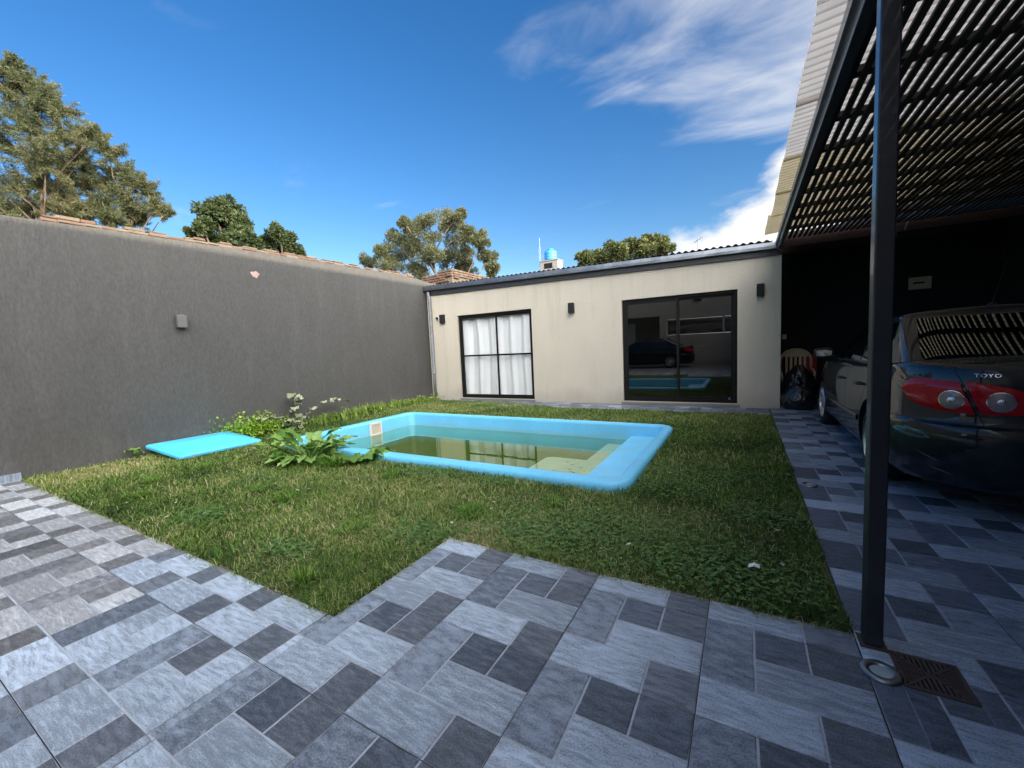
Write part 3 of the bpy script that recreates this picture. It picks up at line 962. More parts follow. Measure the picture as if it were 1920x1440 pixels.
# bits in the carport: wall box, hanging hook
wb = thing('wall_box', 'pale utility box fixed high on the black back wall', 'box', (5.49, 10.5, 2.272))
MB().box((-.16, -.05, -.115), (.16, 0, .115)).build('case', M['cream_plastic'], wb, bevel=.01)
MB().box((-.10, -.056, -.012), (.06, -.0505, .02)).build('slot', M['frame'], wb)
sw_ = thing('light_switch', 'small pale switch plate beside the house corner on the black wall', 'switch', (3.335, 10.5, 1.36))
MB().box((-.04, -.012, -.055), (.04, 0, .055)).build('plate', M['cream_plastic'], sw_, bevel=.004)
hk = thing('hanging_pipe', 'bent pale pipe hanging from the dark slatted ceiling', 'pipe', (4.62, 8.35, 3.05))
MB().tube([(.0, 0, .0), (-.01, 0, -.23)], .012, 8).build('rod', M['galv_old'], hk)
MB().tube([(.13, 0, .0), (.09, 0, -.12)], .012, 8).build('rod', M['galv_old'], hk)
MB().lathe([(.001, -.03), (.022, -.02), (.026, 0), (.02, .02), (.001, .025)], 10, 'z', (-.03, 0, -.27)).build('cap', M['galv_old'], hk, smooth=True)

# ------------------------------------------------------------------ main house behind the camera (seen in the door glass)
mh = thing('main_house', 'beige rendered main house behind the viewer, mirrored in the sliding door', 'house')
hw = MB()
hw.box((-1.75, -7.2, -.1), (-1.4, -7.0, 4.3)).box((-1.4, -7.2, -.1), (2.4, -7.0, 1.72)).box((-1.4, -7.2, 2.62), (2.4, -7.0, 4.3)).box((2.4, -7.2, -.1), (6.6, -7.0, 4.3)).box((-5.6, -7.2, 2.85), (-1.75, -7.0, 4.3))
hw.build('wall', M['beige'], mh)
MB().box((-1.38, -7.16, 1.74), (2.38, -7.1, 2.6)).build('window', M['glass_dark'], mh)
wf = MB()
for xx in (-1.4, -.75, 1.55, 2.3):
    wf.box((xx, -7.09, 1.73), (xx + .10, -7.04, 2.61))
wf.build('window_frame', M['white_plastic'], mh)
MB().box((-5.5, -9.5, -.1), (-1.7, -9.4, 4)).build('porch_wall', M['room'], mh)
cu_rows = [[(-4.4 + .9 * u / 40, -8.6 + .03 * math.sin(u * 1.3), z) for u in range(41)] for z in (1.2, 2.6)]
MB().grid(cu_rows).build('curtain', M['curtain'], mh, fix=False)
MB().box((-5.7, -9.6, 4.3), (6.7, -6.9, 4.42)).build('roof', M['concrete'], mh)
MB().box((.1, -7.0, 3.60), (.5, -6.9, 3.75)).build('flood_lamp', M['lamp'], mh)

# ------------------------------------------------------------------ pool
pool = thing('pool', 'sunken blue fibreglass swimming pool half full of murky green water', 'pool', (0, 0, 0))


def rrect(x0, y0, x1, y1, r_, z, n=8):
    pts = []
    for (cx, cy, a0) in ((x1 - r_, y1 - r_, 0), (x0 + r_, y1 - r_, 90), (x0 + r_, y0 + r_, 180), (x1 - r_, y0 + r_, 270)):
        for k in range(n + 1):
            a = R(a0 + 90 * k / n)
            pts.append((cx + r_ * math.cos(a), cy + r_ * math.sin(a), z))
    return pts


ZR, ZW, ZB = .088, -.165, -1.25
IX0, IX1, IY0, IY1 = PX0 + .20, PX1 - .14, PY0 + .19, PY1 - .16
rings = [rrect(PX0 + .01, PY0 + .01, PX1 - .01, PY1 - .01, .22, -.05), rrect(PX0, PY0, PX1, PY1, .22, .02), rrect(PX0 + .005, PY0 + .005, PX1 - .005, PY1 - .005, .22, .065), rrect(PX0 + .03, PY0 + .03, PX1 - .03, PY1 - .03, .21, ZR - .006),
         rrect(PX0 + .06, PY0 + .06, PX1 - .05, PY1 - .05, .19, ZR), rrect(IX0 - .03, IY0 - .03, IX1 + .03, IY1 + .03, .14, ZR - .002), rrect(IX0 - .008, IY0 - .008, IX1 + .008, IY1 + .008, .12, ZR - .016), rrect(IX0, IY0, IX1, IY1, .12, ZR - .045),
         rrect(IX0 + .05, IY0 + .05, IX1 - .02, IY1 - .05, .12, -.30), rrect(IX0 + .16, IY0 + .16, IX1 - .1, IY1 - .16, .12, ZB + .1), rrect(IX0 + .26, IY0 + .26, IX1 - .2, IY1 - .26, .1, ZB)]
sh = MB()
sh.grid(rings, close_u=True)
nb_ = len(rings[0]); k0 = (len(rings) - 1) * nb_
sh.f.append(tuple(range(k0, k0 + nb_)))
sh.build('shell', M['pool'], pool, smooth=True)
# entry ledge along the right end and the step below it
ld = MB()
lv = [rrect(.985, IY0 + .03, IX1 - .01, IY1 - .03, .05, -.62), rrect(.985, IY0 + .03, IX1 - .01, IY1 - .03, .05, -.115), rrect(1.0, IY0 + .03, IX1 - .01, IY1 - .03, .05, -.098), rrect(1.03, IY0 + .03, IX1 - .01, IY1 - .03, .05, -.095)]
ld.grid(lv, close_u=True); ld.f.append(tuple(range(3 * len(lv[0]), 4 * len(lv[0]))))
ld.build('ledge', M['pool'], pool, smooth=False)
st = MB()
sv = [rrect(.03, IY0 + .05, .98, 5.05, .12, -1.0), rrect(.03, IY0 + .05, .98, 5.05, .12, -.245), rrect(.05, IY0 + .05, .98, 5.03, .12, -.225)]
st.grid(sv, close_u=True); st.f.append(tuple(range(2 * len(sv[0]), 3 * len(sv[0]))))
st.build('step', M['pool_step'], pool)
st2 = MB().box((.62, 5.055, -1.0), (.98, IY1 - .07, -.235)).build('step', M['pool_step'], pool, bevel=.02)
# skimmer mouth on the left end
skx = IX0 + .028
skm = MB()
frame_rect(skm, 0, 0, .30, .27, .042, 0, .03)
sko = skm.build('skimmer', M['white_plastic'], pool, bevel=.005)
sko.rotation_euler = (0, 0, R(90)); sko.location = (skx + .028, 5.02, -.20)
MB().box((.043, .01, .043), (.257, .02, .227)).build('flap', M['cream_plastic'], sko)

# water: mirror by Fresnel over murky, tinted depth
wmat, t, b = new_mat('murky_water')
t.nodes.remove(b)
tr = nd(t, 'ShaderNodeBsdfTransparent'); tr.inputs[0].default_value = (.86, .92, .80, 1)
df = nd(t, 'ShaderNodeBsdfDiffuse'); df.inputs[0].default_value = (.12, .19, .018, 1)
m1 = nd(t, 'ShaderNodeMixShader', i_0=.22)
t.links.new(tr.outputs[0], m1.inputs[1]); t.links.new(df.outputs[0], m1.inputs[2])
gl = nd(t, 'ShaderNodeBsdfGlossy', i_Roughness=0.0); gl.inputs[0].default_value = (.86, .95, .80, 1)
lw = nd(t, 'ShaderNodeLayerWeight', i_Blend=.5)
bn = nd(t, 'ShaderNodeTexNoise', i_Scale=5.0, i_Detail=2.0)
gp = nd(t, 'ShaderNodeNewGeometry'); t.links.new(gp.outputs['Position'], bn.inputs[0])
bp = nd(t, 'ShaderNodeBump', i_Strength=.02, i_Distance=.02); t.links.new(bn.outputs[0], bp.inputs['Height'])
t.links.new(bp.outputs[0], gl.inputs['Normal'])
m2 = nd(t, 'ShaderNodeMixShader')
t.links.new(mth(t, 'ADD', mth(t, 'MULTIPLY', mth(t, 'POWER', lw.outputs['Facing'], 4.2), .95), .03, True), m2.inputs[0]); t.links.new(m1.outputs[0], m2.inputs[1]); t.links.new(gl.outputs[0], m2.inputs[2])
t.links.new(m2.outputs[0], t.nodes['Material Output'].inputs[0])
wr = rrect(IX0 + .033, IY0 + .033, .983, IY1 - .033, .10, ZW)
tag(MB().add(wr, [tuple(range(len(wr)))]).build('pool_water', wmat, fix=False), kind='structure')
# dirt settled on the step
dirt = MB()
rd = random.Random(4)
for k in range(34):
    cx, cy = rd.gauss(.52, .2), rd.gauss(4.4, .3)
    if .12 < cx < .9 and 3.65 < cy < 4.95:
        s = rd.uniform(.008, .032); a0 = rd.uniform(0, 6)
        dirt.add([(cx + s * math.cos(a0 + q * 1.05) * rd.uniform(.4, 1.5), cy + s * math.sin(a0 + q * 1.05) * rd.uniform(.3, .8), -.221) for q in range(6)], [tuple(range(6))])
tag(dirt.build('sunken_leaves', M['soil'], pool, fix=False), kind='stuff')

fl = MB()
for k in range(16):
    cx, cy = rd.uniform(-3.2, .9), rd.uniform(3.8, 5.9)
    s_ = rd.uniform(.012, .03); a0 = rd.uniform(0, 6)
    fl.add([(cx + s_ * math.cos(a0 + q * 1.05) * (1.5 if q % 3 == 0 else .7), cy + s_ * math.sin(a0 + q * 1.05) * (1.5 if q % 3 == 0 else .7), ZW + .003 + .004 * (q % 2)) for q in range(6)], [tuple(range(6))])
tag(fl.build('floating_leaves', mat('wet_leaf', (.26, .20, .09), .6, var=.4), pool, fix=False), kind='stuff')

# blue lid lying on the grass
lid = thing('pool_box_lid', 'bright blue fibreglass lid with hipped top lying on the grass by the wall', 'lid', (-4.93, 2.83, .03), R(4))
lx, ly = .50, .60


def lidring(dx, dy, r_, z):
    return rrect(-lx + dx, -ly + dy, lx - dx, ly - dy, r_, z, 6)


lr = [lidring(.0, .0, .06, 0), lidring(0, 0, .06, .03), lidring(.012, .012, .055, .042), lidring(.05, .05, .05, .046), lidring(.06, .06, .045, .055)]
lb = MB().grid(lr, close_u=True)
nl = len(lr[0]); k0 = 4 * nl
ridge = []
for p in lr[-1]:
    ridge.append((p[0] * .03, max(-.26, min(.26, p[1] * .5)), .118))
lb.add(lr[-1] + ridge, [(j, (j + 1) % nl, nl + (j + 1) % nl, nl + j) for j in range(nl)])
lb.f.append(tuple(range(len(lb.v) - nl, len(lb.v))))
lido = lb.build('lid_shell', M['lid'], lid, bevel=0)
lid.rotation_euler = (R(-1), R(6), R(3)); lid.location.z = .065

# ------------------------------------------------------------------ drain, ground lights, scrap of paper
dr = thing('floor_drain', 'square rusty iron drain grate set into the dark paving by the post', 'drain', ((DR[0] + DR[2]) / 2, (DR[1] + DR[3]) / 2, 0))
hw_ = (DR[2] - DR[0]) / 2
MB().box((-hw_, -hw_, -.05), (hw_, hw_, -.018)).build('sump', M['joint'], dr)
fr_ = MB()
for (a, b, c, d) in ((-hw_, -hw_, hw_, -hw_ + .014), (-hw_, hw_ - .014, hw_, hw_), (-hw_, -hw_ + .014, -hw_ + .014, hw_ - .014), (hw_ - .014, -hw_ + .014, hw_, hw_ - .014)):
    fr_.box((a, b, -.018), (c, d, .0015))
fr_.build('rim', M['rust'], dr)
for qd in range(4):        # four fans of bars, each quarter running square to its own side
    rot = Matrix.Rotation(R(90 * qd), 3, 'Z')
    for k in range(-5, 6):
        yy = k * .0165
        x0_, x1_ = abs(yy) + .006, hw_ - .013
        if x1_ - x0_ < .008:
            continue
        pts = [rot @ Vector(p) for p in ((x0_, yy - .0045, -.014), (x1_, yy - .0045, -.014), (x1_, yy + .0045, -.014), (x0_, yy + .0045, -.014))]
        MB().hexa(pts, [p + Vector((0, 0, .0145)) for p in pts]).build('grate_bar', M['rust'], dr)
    rd_ = rot @ Matrix.Rotation(R(45), 3, 'Z')
    pts = [rd_ @ Vector(p) for p in ((.004, -.004, -.014), (hw_ * 1.3, -.004, -.014), (hw_ * 1.3, .004, -.014), (.004, .004, -.014))]
    MB().hexa(pts, [p + Vector((0, 0, .0155)) for p in pts]).build('grate_rib', M['rust'], dr)


def ground_light(x, y, label):
    t = thing('ground_light', label, 'light', (x, y, 0.001), 0, 'recessed ground lights')
    MB().lathe([(.068, .0005), (.067, .006), (.060, .010), (.043, .0095), (.039, .007), (.037, .002)], 40).build('ring', M['galv'], t, smooth=True)
    MB().lathe([(.0375, .0025), (.02, .0042), (.0005, .0048)], 24).build('lens', M['lens'], t, smooth=True)
    for a in (20, 140, 260):
        MB().lathe([(.0045, .0), (.0045, .0092), (.0005, .0095)], 8, 'z', (.05 * math.cos(R(a)), .05 * math.sin(R(a)), 0)).build('screw', M['galv_old'], t)


M['lens'] = mat('frosted_lens', (.35, .42, .42), .15, coat=.6)
ground_light(3.045, 1.733, 'round steel ground light set in the paving next to the drain grate')
ground_light(3.085, 4.19, 'round ground light far along the paving edge beside the lawn, near the car')
pp = MB()
pp.grid([[(-.03, -.02, .0), (.0, -.028, .018), (.03, -.015, .004)], [(-.026, .0, .012), (.004, .0, .006), (.028, .006, .02)], [(-.02, .026, .002), (.002, .022, .016), (.02, .03, .006)]])
po = tag(pp.build('paper_scrap', M['paper'], fix=False), 'crumpled white scrap of paper lying in the grass', 'paper'); po.location = (2.61, 2.33, .045)

# ------------------------------------------------------------------ bag and chair
def crumpled_bag(name, label, loc, r_, hgt, seed, knot=True):
    t = thing(name, label, 'rubbish bag', loc, 0, 'rubbish bags piled by the house corner')
    r0 = np.random.default_rng(seed)
    bm = bmesh.new()
    bmesh.ops.create_icosphere(bm, subdivisions=5, radius=1)
    K = r0.normal(size=(26, 3)) * 3.2; ph = r0.uniform(0, 6, 26)
    for v in bm.verts:
        p = np.array(v.co)
        s = np.abs(np.sin(K @ p + ph)); f = 1 + .05 * (s.mean() - .6) * 4 - .05 * np.max(1 - s) ** 3 + .012 * math.sin(14 * p[2] + 6 * math.atan2(p[1], p[0]))
        z = p[2]
        flat = max(z, -.62)
        v.co = Vector((p[0] * f * r_ * (1.06 - .18 * max(z, 0)), p[1] * f * r_ * .9 * (1.06 - .18 * max(z, 0)), (flat + .62) / 1.62 * hgt * f))
    me = bpy.data.meshes.new('sack'); bm.to_mesh(me); bm.free()
    me.materials.append(M['bag']); me.polygons.foreach_set('use_smooth', [True] * len(me.polygons))
    obj_from_mesh('sack', me, t)
    if knot:
        MB().lathe([(.05, -.02), (.03, .02), (.022, .04), (.05, .09), (.07, .10)], 12, 'z', (0, 0, hgt * .98)).build('knot', M['bag'], t, smooth=True)


crumpled_bag('rubbish_bag', 'shiny black rubbish bag in front, lying lowest by the house corner', (3.46, 8.95, 0), .27, .50, 3)
crumpled_bag('rubbish_bag', 'black rubbish bag at the back, heaped higher below the plastic chair', (3.50, 9.40, 0), .29, .82, 9, False)
chair = thing('plastic_chair', 'cream plastic garden chair behind the black rubbish bags', 'chair', (3.52, 9.95, 0))
MB().box((-.25, -.22, .40), (.25, .24, .435)).build('seat', M['cream_plastic'], chair, bevel=.02)
for sx in (-1, 1):
    for sy in (-1, 1):
        MB().hexa([(sx * .25 - .02, sy * .24 - .02, 0), (sx * .25 + .02, sy * .24 - .02, 0), (sx * .25 + .02, sy * .24 + .02, 0), (sx * .25 - .02, sy * .24 + .02, 0)],
                  [(sx * .22 - .03, sy * .20 - .02, .40), (sx * .22 + .03, sy * .20 - .02, .40), (sx * .22 + .03, sy * .20 + .02, .40), (sx * .22 - .03, sy * .20 + .02, .40)]).build('leg', M['cream_plastic'], chair)
    MB().tube([(sx * .26, -.2, .42), (sx * .28, -.18, .62), (sx * .285, .1, .66), (sx * .26, .24, .70)], .022, 8).build('armrest', M['cream_plastic'], chair, smooth=True)
br = []
for k in range(17):        # arched back rail
    a = math.pi * k / 16
    br.append((-.27 * math.cos(a), .27, .72 + .36 * math.sin(a) ** .55))
MB().tube(br, .028, 8).build('back_rail', M['cream_plastic'], chair, smooth=True)
tr_ = MB(); tr_.hexa([(-.24, .262, .93), (.24, .262, .93), (.24, .285, .93), (-.24, .285, .93)], [(-.13, .262, 1.075), (.13, .262, 1.075), (.13, .285, 1.075), (-.13, .285, 1.075)])
tr_.build('back_panel', M['cream_plastic'], chair, bevel=.01)
for k in range(5):
    x = -.16 + .08 * k
    MB().box((x - .022, .262, .44), (x + .022, .282, .93)).build('back_slat', M['cream_plastic'], chair)
rc = tag(MB().box((3.58, 10.26, 0), (3.90, 10.47, .96)).build('red_bin', M['red_cloth'], bevel=.02), 'dark red plastic bin half hidden behind the plastic chair', 'bin')

# ------------------------------------------------------------------ car (rear bumper at y=0, nose towards +y, left side at -x)
M['paint'] = mat('dark_blue_paint', (.008, .011, .016), .40, var=.05, coat=1.0, spec=.12)
M['cglass'] = mat('car_glass', (.004, .005, .006), .02, var=0, spec=.9, ior=1.6)
M['rubber'] = mat('tyre_rubber', (.018, .018, .019), .8, var=.2)
M['trim'] = mat('black_trim', (.01, .01, .011), .5)
M['alloy'] = mat('alloy_wheel', (.60, .62, .65), .28, 1.0, var=.06)
M['chrome'] = mat('chrome', (.80, .82, .84), .08, 1.0, var=0)
M['redlens'] = mat('red_lens', (.55, .004, .012), .10, var=.25, vs=14, fine=.25, fs=60, spec=.45)
M['clearlens'] = mat('clear_lens', (.34, .28, .28), .15, .3, var=.3, vs=30)
M['mirror'] = mat('mirror_glass', (.85, .9, .95), .02, 1.0, var=0)


def belt(y):
    return float(np.interp(y, [0, .1, .5, 1.3, 3.0, 3.45, 4.1, 4.45, 4.55], [1.03, 1.04, 1.055, .985, .945, .945, .84, .72, .66]))


LV = [(.17, .74, .16), (.20, .80, .085), (.26, .83, .035), (.40, .847, .01), (.53, .852, .0), (.60, .853, .004), (.628, .853, .016), (.640, .853, .052), (.665, .853, .066),
      (.78, .848, .060), (.88, .838, .058), (.95, .826, .066), (1.0, .812, .074), (1.020, .802, .080), (1.034, .786, .096), (1.04, .755, .140)]
LZ = np.array([l[0] for l in LV])


def half_ring(w, yr, yf, Lr, Lf, p=2.7, nR=14, nS=26, nF=12):
    pts = []
    for k in range(nR):
        a = math.pi / 2 * k / nR
        pts.append((-w * math.sin(a) ** (2 / p), yr + Lr * (1 - math.cos(a) ** (2 / p))))
    for k in range(nS + 1):
        pts.append((-w, yr + Lr + (yf - Lf - yr - Lr) * k / nS))
    for k in range(nF - 1, -1, -1):
        a = math.pi / 2 * k / nF
        pts.append((-w * math.sin(a) ** (2 / p), yf - Lf * (1 - math.cos(a) ** (2 / p))))
    return pts


def body_ring(zl):
    w = float(np.interp(zl, LZ, [l[1] for l in LV])); yr = float(np.interp(zl, LZ, [l[2] for l in LV]))
    yf = 4.53 - .25 * max(0, zl - .55) ** 1.5 - .5 * max(0, .26 - zl)
    out = []
    for x, y in half_ring(w, yr, yf, .78, 1.15):
        z = .17 + (zl - .17) * (belt(y) - .17) / (1.04 - .17)
        bulge = 1 + .004 * math.sin(math.pi * min(1, max(0, (y - .4) / 3.6)))
        out.append((x * bulge, y, z))
    return out


def full(ring):
    return ring + [(-x, y, z) for x, y, z in reversed(ring[1:-1])]


def body_at_s(zl, s, off=0.0):
    """point on the body skin, s = path length from the rear centre round to the left"""
    r_ = np.array(body_ring(zl))
    d = np.concatenate([[0], np.cumsum(np.linalg.norm(np.diff(r_[:, :2], axis=0), axis=1))])
    p = np.array([np.interp(s, d, r_[:, i]) for i in range(3)])
    q0 = np.array([np.interp(s - .02, d, r_[:, i]) for i in range(2)]); q1 = np.array([np.interp(s + .02, d, r_[:, i]) for i in range(2)])
    if s < .02:
        q0 = np.array([.02, q0[1]])
    tv = q1 - q0
    nrm = np.array([tv[1], -tv[0], 0.0]); nrm /= (np.linalg.norm(nrm) + 1e-9)
    if nrm[0] > 1e-3 or (abs(nrm[0]) <= 1e-3 and nrm[1] > 0):
        nrm = -nrm
    return p + nrm * off


def body_at_y(zl, y, off=0.0):
    r_ = np.array(body_ring(zl))
    k = slice(0, len(r_) - 12)
    return np.array([np.interp(y, r_[k, 1], r_[k, 0]) - off, y, np.interp(y, r_[k, 1], r_[k, 2])])


def mirx(P):
    return [[(-x, y, z) for x, y, z in row] for row in P]


def apply_bool(o, cutters):
    for c in cutters:
        mo = o.modifiers.new('b', 'BOOLEAN'); mo.operation = 'DIFFERENCE'; mo.object = c; mo.solver = 'EXACT'
    dg = bpy.context.evaluated_depsgraph_get()
    me = bpy.data.meshes.new_from_object(o.evaluated_get(dg))
    o.modifiers.clear(); o.data = me
    for c in cutters:
        bpy.data.objects.remove(c)


def make_car(loc, rz, label):
    car = thing('parked_car', label, 'car', loc, rz)
    car.scale = (1.07, 1.07, 1.07)
    # --- shell
    mb = MB()
    rows = [full(body_ring(l[0])) for l in LV]
    mb.grid(rows, close_u=True)
    n = len(rows[0]); hN = len(body_ring(1.0))
    mb.f.append(tuple(range(n)))
    top = body_ring(1.04)
    K = 10
    deck = []
    for (x, y, z) in top:
        deck.append([(x * (1 - 2 * j / K), y, z + .035 * (1 - (1 - 2 * j / K) ** 2) * (abs(x) / .75)) for j in range(K + 1)])
    k0 = len(mb.v)
    mb.grid(deck)
    bm = bmesh.new(); me = mb.mesh('body'); bm.from_mesh(me)
    bmesh.ops.remove_doubles(bm, verts=bm.verts, dist=.0008)
    bmesh.ops.recalc_face_normals(bm, faces=bm.faces)
    bm.to_mesh(me); bm.free()
    me.materials.append(M['paint'])
    body = obj_from_mesh('body', me, car)
    AX = (1.02, 3.62)
    cut = []
    body.parent = None
    for ya in AX:
        for s in (-1, 1):
            c = MB().lathe([(.0005, s * .55), (.372, s * .55), (.372, s * 1.0), (.0005, s * 1.0)], 36, 'x', (0, ya, .325)).build('cutter', M['trim'])
            bm = bmesh.new(); bm.from_mesh(c.data); bmesh.ops.remove_doubles(bm, verts=bm.verts, dist=.002); bmesh.ops.recalc_face_normals(bm, faces=bm.faces); bm.to_mesh(c.data); bm.free()
            cut.append(c)
    apply_bool(body, cut)
    body.parent = car
    body.name = 'body'
    for p in body.data.polygons:
        p.use_smooth = True
    body.data.set_sharp_from_angle(angle=R(38))
    # --- cabin
    HH = [0, .06, .15, .3, .45, .6, .75, .88, .96, 1.0]

    def cab(h):
        w = .735 - .10 * h - .07 * h ** 2.2; yr = .47 + .56 * h + .18 * h * h; yf = 3.52 - .80 * h - .20 * h * h
        pts = half_ring(w, yr, yf, .26, .5, 3.4)
        return [(x, y, (belt(y) - .02) + (1.415 - (belt(y) - .02)) * h) for x, y in pts]
    rows = [full(cab(h)) for h in HH]
    e1 = [(x * .955, 1.9 + (y - 1.9) * .972, z + .022) for x, y, z in cab(1.0)]
    rows.append(full([(x * .985, 1.9 + (y - 1.9) * .99, z + .010) for x, y, z in cab(1.0)]))
    rows.append(full(e1))
    mb = MB(); mb.grid(rows, close_u=True)
    roof = [[(x * (1 - 2 * j / K), y, z + .036 * (1 - (1 - 2 * j / K) ** 2) * min(1, abs(x) / .45)) for j in range(K + 1)] for x, y, z in e1]
    mb.grid(roof)
    me = mb.mesh('cabin'); bm = bmesh.new(); bm.from_mesh(me)
    bmesh.ops.remove_doubles(bm, verts=bm.verts, dist=.0008); bmesh.ops.recalc_face_normals(bm, faces=bm.faces)
    bm.to_mesh(me); bm.free()
    me.materials.append(M['paint']); me.polygons.foreach_set('use_smooth', [True] * len(me.polygons))
    cabin = obj_from_mesh('cabin', me, car)

    def cab_rear(h, x):
        r_ = np.array(cab(h)[:14]); y = np.interp(abs(x), -r_[:, 0], r_[:, 1]); z = np.interp(abs(x), -r_[:, 0], r_[:, 2])
        return (x, y - .006, z + .004)

    def cab_side(h, y, off=.005):
        r_ = np.array(cab(h)[:42]); return (np.interp(y, r_[:, 1], r_[:, 0]) - off, y, np.interp(y, r_[:, 1], r_[:, 2]))

    P = []
    for h in np.linspace(.075, .94, 12):
        xm = .895 * (.735 - .10 * h - .07 * h ** 2.2) - .012
        xm *= 1 - .03 * max(0, (.16 - h) / .09)
        P.append([cab_rear(h, x) for x in np.linspace(-xm, xm, 25)])
    MB().grid(P).build('rear_window', M['cglass'], car, smooth=True)
    # windscreen
    P = []
    for h in np.linspace(.05, .94, 10):
        r_ = np.array(cab(h)[-12:]); xm = .86 * (.735 - .10 * h - .07 * h ** 2.2)
        xs_ = np.linspace(-xm, xm, 21)
        P.append([(x, np.interp(abs(x), -r_[::-1, 0], r_[::-1, 1]) + .006, np.interp(abs(x), -r_[::-1, 0], r_[::-1, 2]) + .004) for x in xs_])
    MB().grid(P).build('windscreen', M['cglass'], car, smooth=True)
    for sgn in (1, -1):
        for nm, fa, fb in (('side_window', lambda h: 1.10 + .16 * h + .12 * h ** 3, lambda h: 1.93), ('side_window', lambda h: 2.02, lambda h: 3.20 - .72 * h - .16 * h * h)):
            P = []
            for h in np.linspace(.10, .90, 9):
                P.append([cab_side(h, y) for y in np.linspace(fa(h), fb(h), 12)])
            MB().grid(P if sgn > 0 else mirx(P)).build(nm, M['cglass'], car, smooth=True)
        # bright strip under the windows
        P = [[cab_side(h, y, .008) for y in np.linspace(1.06, 3.22, 26)] for h in (.066, .09)]
        MB().grid(P if sgn > 0 else mirx(P)).build('window_trim', M['trim'], car, smooth=True)
        # door gaps
        for path in ([(.30, 2.03), (.60, 2.03), (1.03, 1.98)], [(.30, 3.12), (.62, 3.17), (1.03, 3.20)], [(.60, 1.38), (.78, 1.22), (1.0, 1.10), (1.035, 1.08)], [(.285, 1.42), (.283, 2.4), (.285, 3.12)]):
            zz = np.interp(np.linspace(0, 1, 14), np.linspace(0, 1, len(path)), [p[0] for p in path]); yy = np.interp(np.linspace(0, 1, 14), np.linspace(0, 1, len(path)), [p[1] for p in path])
            flat_ = abs(path[0][0] - path[-1][0]) < .05
            P = []
            for k in (-.003, .003):
                P.append([tuple(body_at_y(z + (k if flat_ else 0), y + (0 if flat_ else k), .0014)) for z, y in zip(zz, yy)])
            MB().grid(P if sgn > 0 else mirx(P)).build('panel_gap', M['trim'], car)
        # rubbing strip
        P = [[tuple(body_at_y(z, y, o_)) for y in np.linspace(1.44, 3.16, 18)] for z, o_ in ((.455, .001), (.462, .011), (.505, .011), (.512, .001))]
        MB().grid(P if sgn > 0 else mirx(P)).build('side_moulding', M['paint'], car, smooth=True)
        # handles
        for yh in (1.42, 2.28):
            a = body_at_y(.845, yh, .0)
            hb = MB().tube([(a[0] + .004, yh - .09, a[2]), (a[0] - .028, yh - .075, a[2] + .002), (a[0] - .032, yh, a[2] + .004), (a[0] - .028, yh + .075, a[2] + .002), (a[0] + .004, yh + .09, a[2])], [.010, .012, .013, .012, .010], 8)
            if sgn < 0:
                hb.v = [(-x, y, z) for x, y, z in hb.v]
            hb.build('door_handle', M['paint'], car, smooth=True)
        # wing mirror
        yh = 3.07
        mm = MB()
        mp_ = []
        for (dx, sy, sz) in ((0.0, .2, .3), (.012, .7, .8), (.05, 1, 1), (.16, 1, .92), (.20, .75, .7), (.21, .3, .3)):
            mp_.append([(-.80 - dx, yh + sy * .075 * math.cos(a) * (1 if math.cos(a) > 0 else .5), 1.045 + sz * .068 * math.sin(a)) for a in [2 * math.pi * q / 14 for q in range(14)]])
        mm.grid(mp_, close_u=True)
        mm.tube([(-.74, yh + .01, .985), (-.80, yh + .01, 1.0), (-.86, yh + .01, 1.01)], .02, 8)
        gm = MB().grid([[(-.825, yh - .041, 1.012), (-.90, yh - .043, 1.0), (-.985, yh - .041, 1.005)], [(-.822, yh - .042, 1.07), (-.90, yh - .044, 1.085), (-.99, yh - .042, 1.075)]])
        if sgn < 0:
            mm.v = [(-x, y, z) for x, y, z in mm.v]; gm.v = [(-x, y, z) for x, y, z in gm.v]
        mo_ = mm.build('wing_mirror', M['paint'], car, smooth=True)
        gm.build('mirror_glass', M['mirror'], mo_, fix=True)
        # tail lights, outer on the wing and inner on the boot lid
        def patch(S_, lo_, hi_, off, bulge, ns=18, nz=9):
            P = []
            ss = np.linspace(S_[0], S_[-1], ns)
            for k in range(nz):
                v = k / (nz - 1)
                row = []
                for s in ss:
                    a, b_ = np.interp(s, S_, lo_), np.interp(s, S_, hi_)
                    e = 4 * v * (1 - v)
                    row.append(tuple(body_at_s(a + (b_ - a) * v, s + .38 * (a + (b_ - a) * v - .83) * math.exp(-((s - .53) / .12) ** 2), off + bulge * e ** .5)))
                P.append(row)
            return P
        SO = [.545, .62, .71, .78, .835, .875, .902, .914]; LO = [.712, .718, .730, .745, .762, .784, .814, .850]; HO = [.928, .932, .936, .935, .931, .921, .900, .860]
        SI = [.10, .16, .25, .36, .45, .518]; LI = [.762, .742, .728, .722, .719, .717]; HI = [.766, .805, .855, .898, .920, .928]
        for (S_, a, b_, nm) in ((SO, LO, HO, 'tail_light'), (SI, LI, HI, 'boot_light')):
            P = patch(S_, a, b_, .004, .012)
            tl = MB().grid(P if sgn > 0 else mirx(P)).build(nm, M['redlens'], car, smooth=True)
            cs, cz = (.612, .805) if nm == 'tail_light' else (.395, .806)
            for rr, mt_, nm2, o_ in ((.064, 'chrome', 'lamp_ring', .0165), (.060, 'clearlens', 'reversing_lamp', .0175), (.024, 'chrome', 'bulb', .0205)):
                dpts = [[tuple(body_at_s(cz + rr * q * math.sin(a_), cs + rr * q * math.cos(a_), o_ + .006 * (1 - q * q))) for a_ in [2 * math.pi * z_ / 28 for z_ in range(28)]] for q in (.02, .35, .7, 1)]
                MB().grid(dpts if sgn > 0 else mirx(dpts), close_u=True).build(nm2, M[mt_], tl, smooth=True)
        # boot lid shut line
        P = []
        pth = [(1.036, .62), (.93, .569), (.85, .539), (.72, .490), (.645, .46), (.633, .42)]
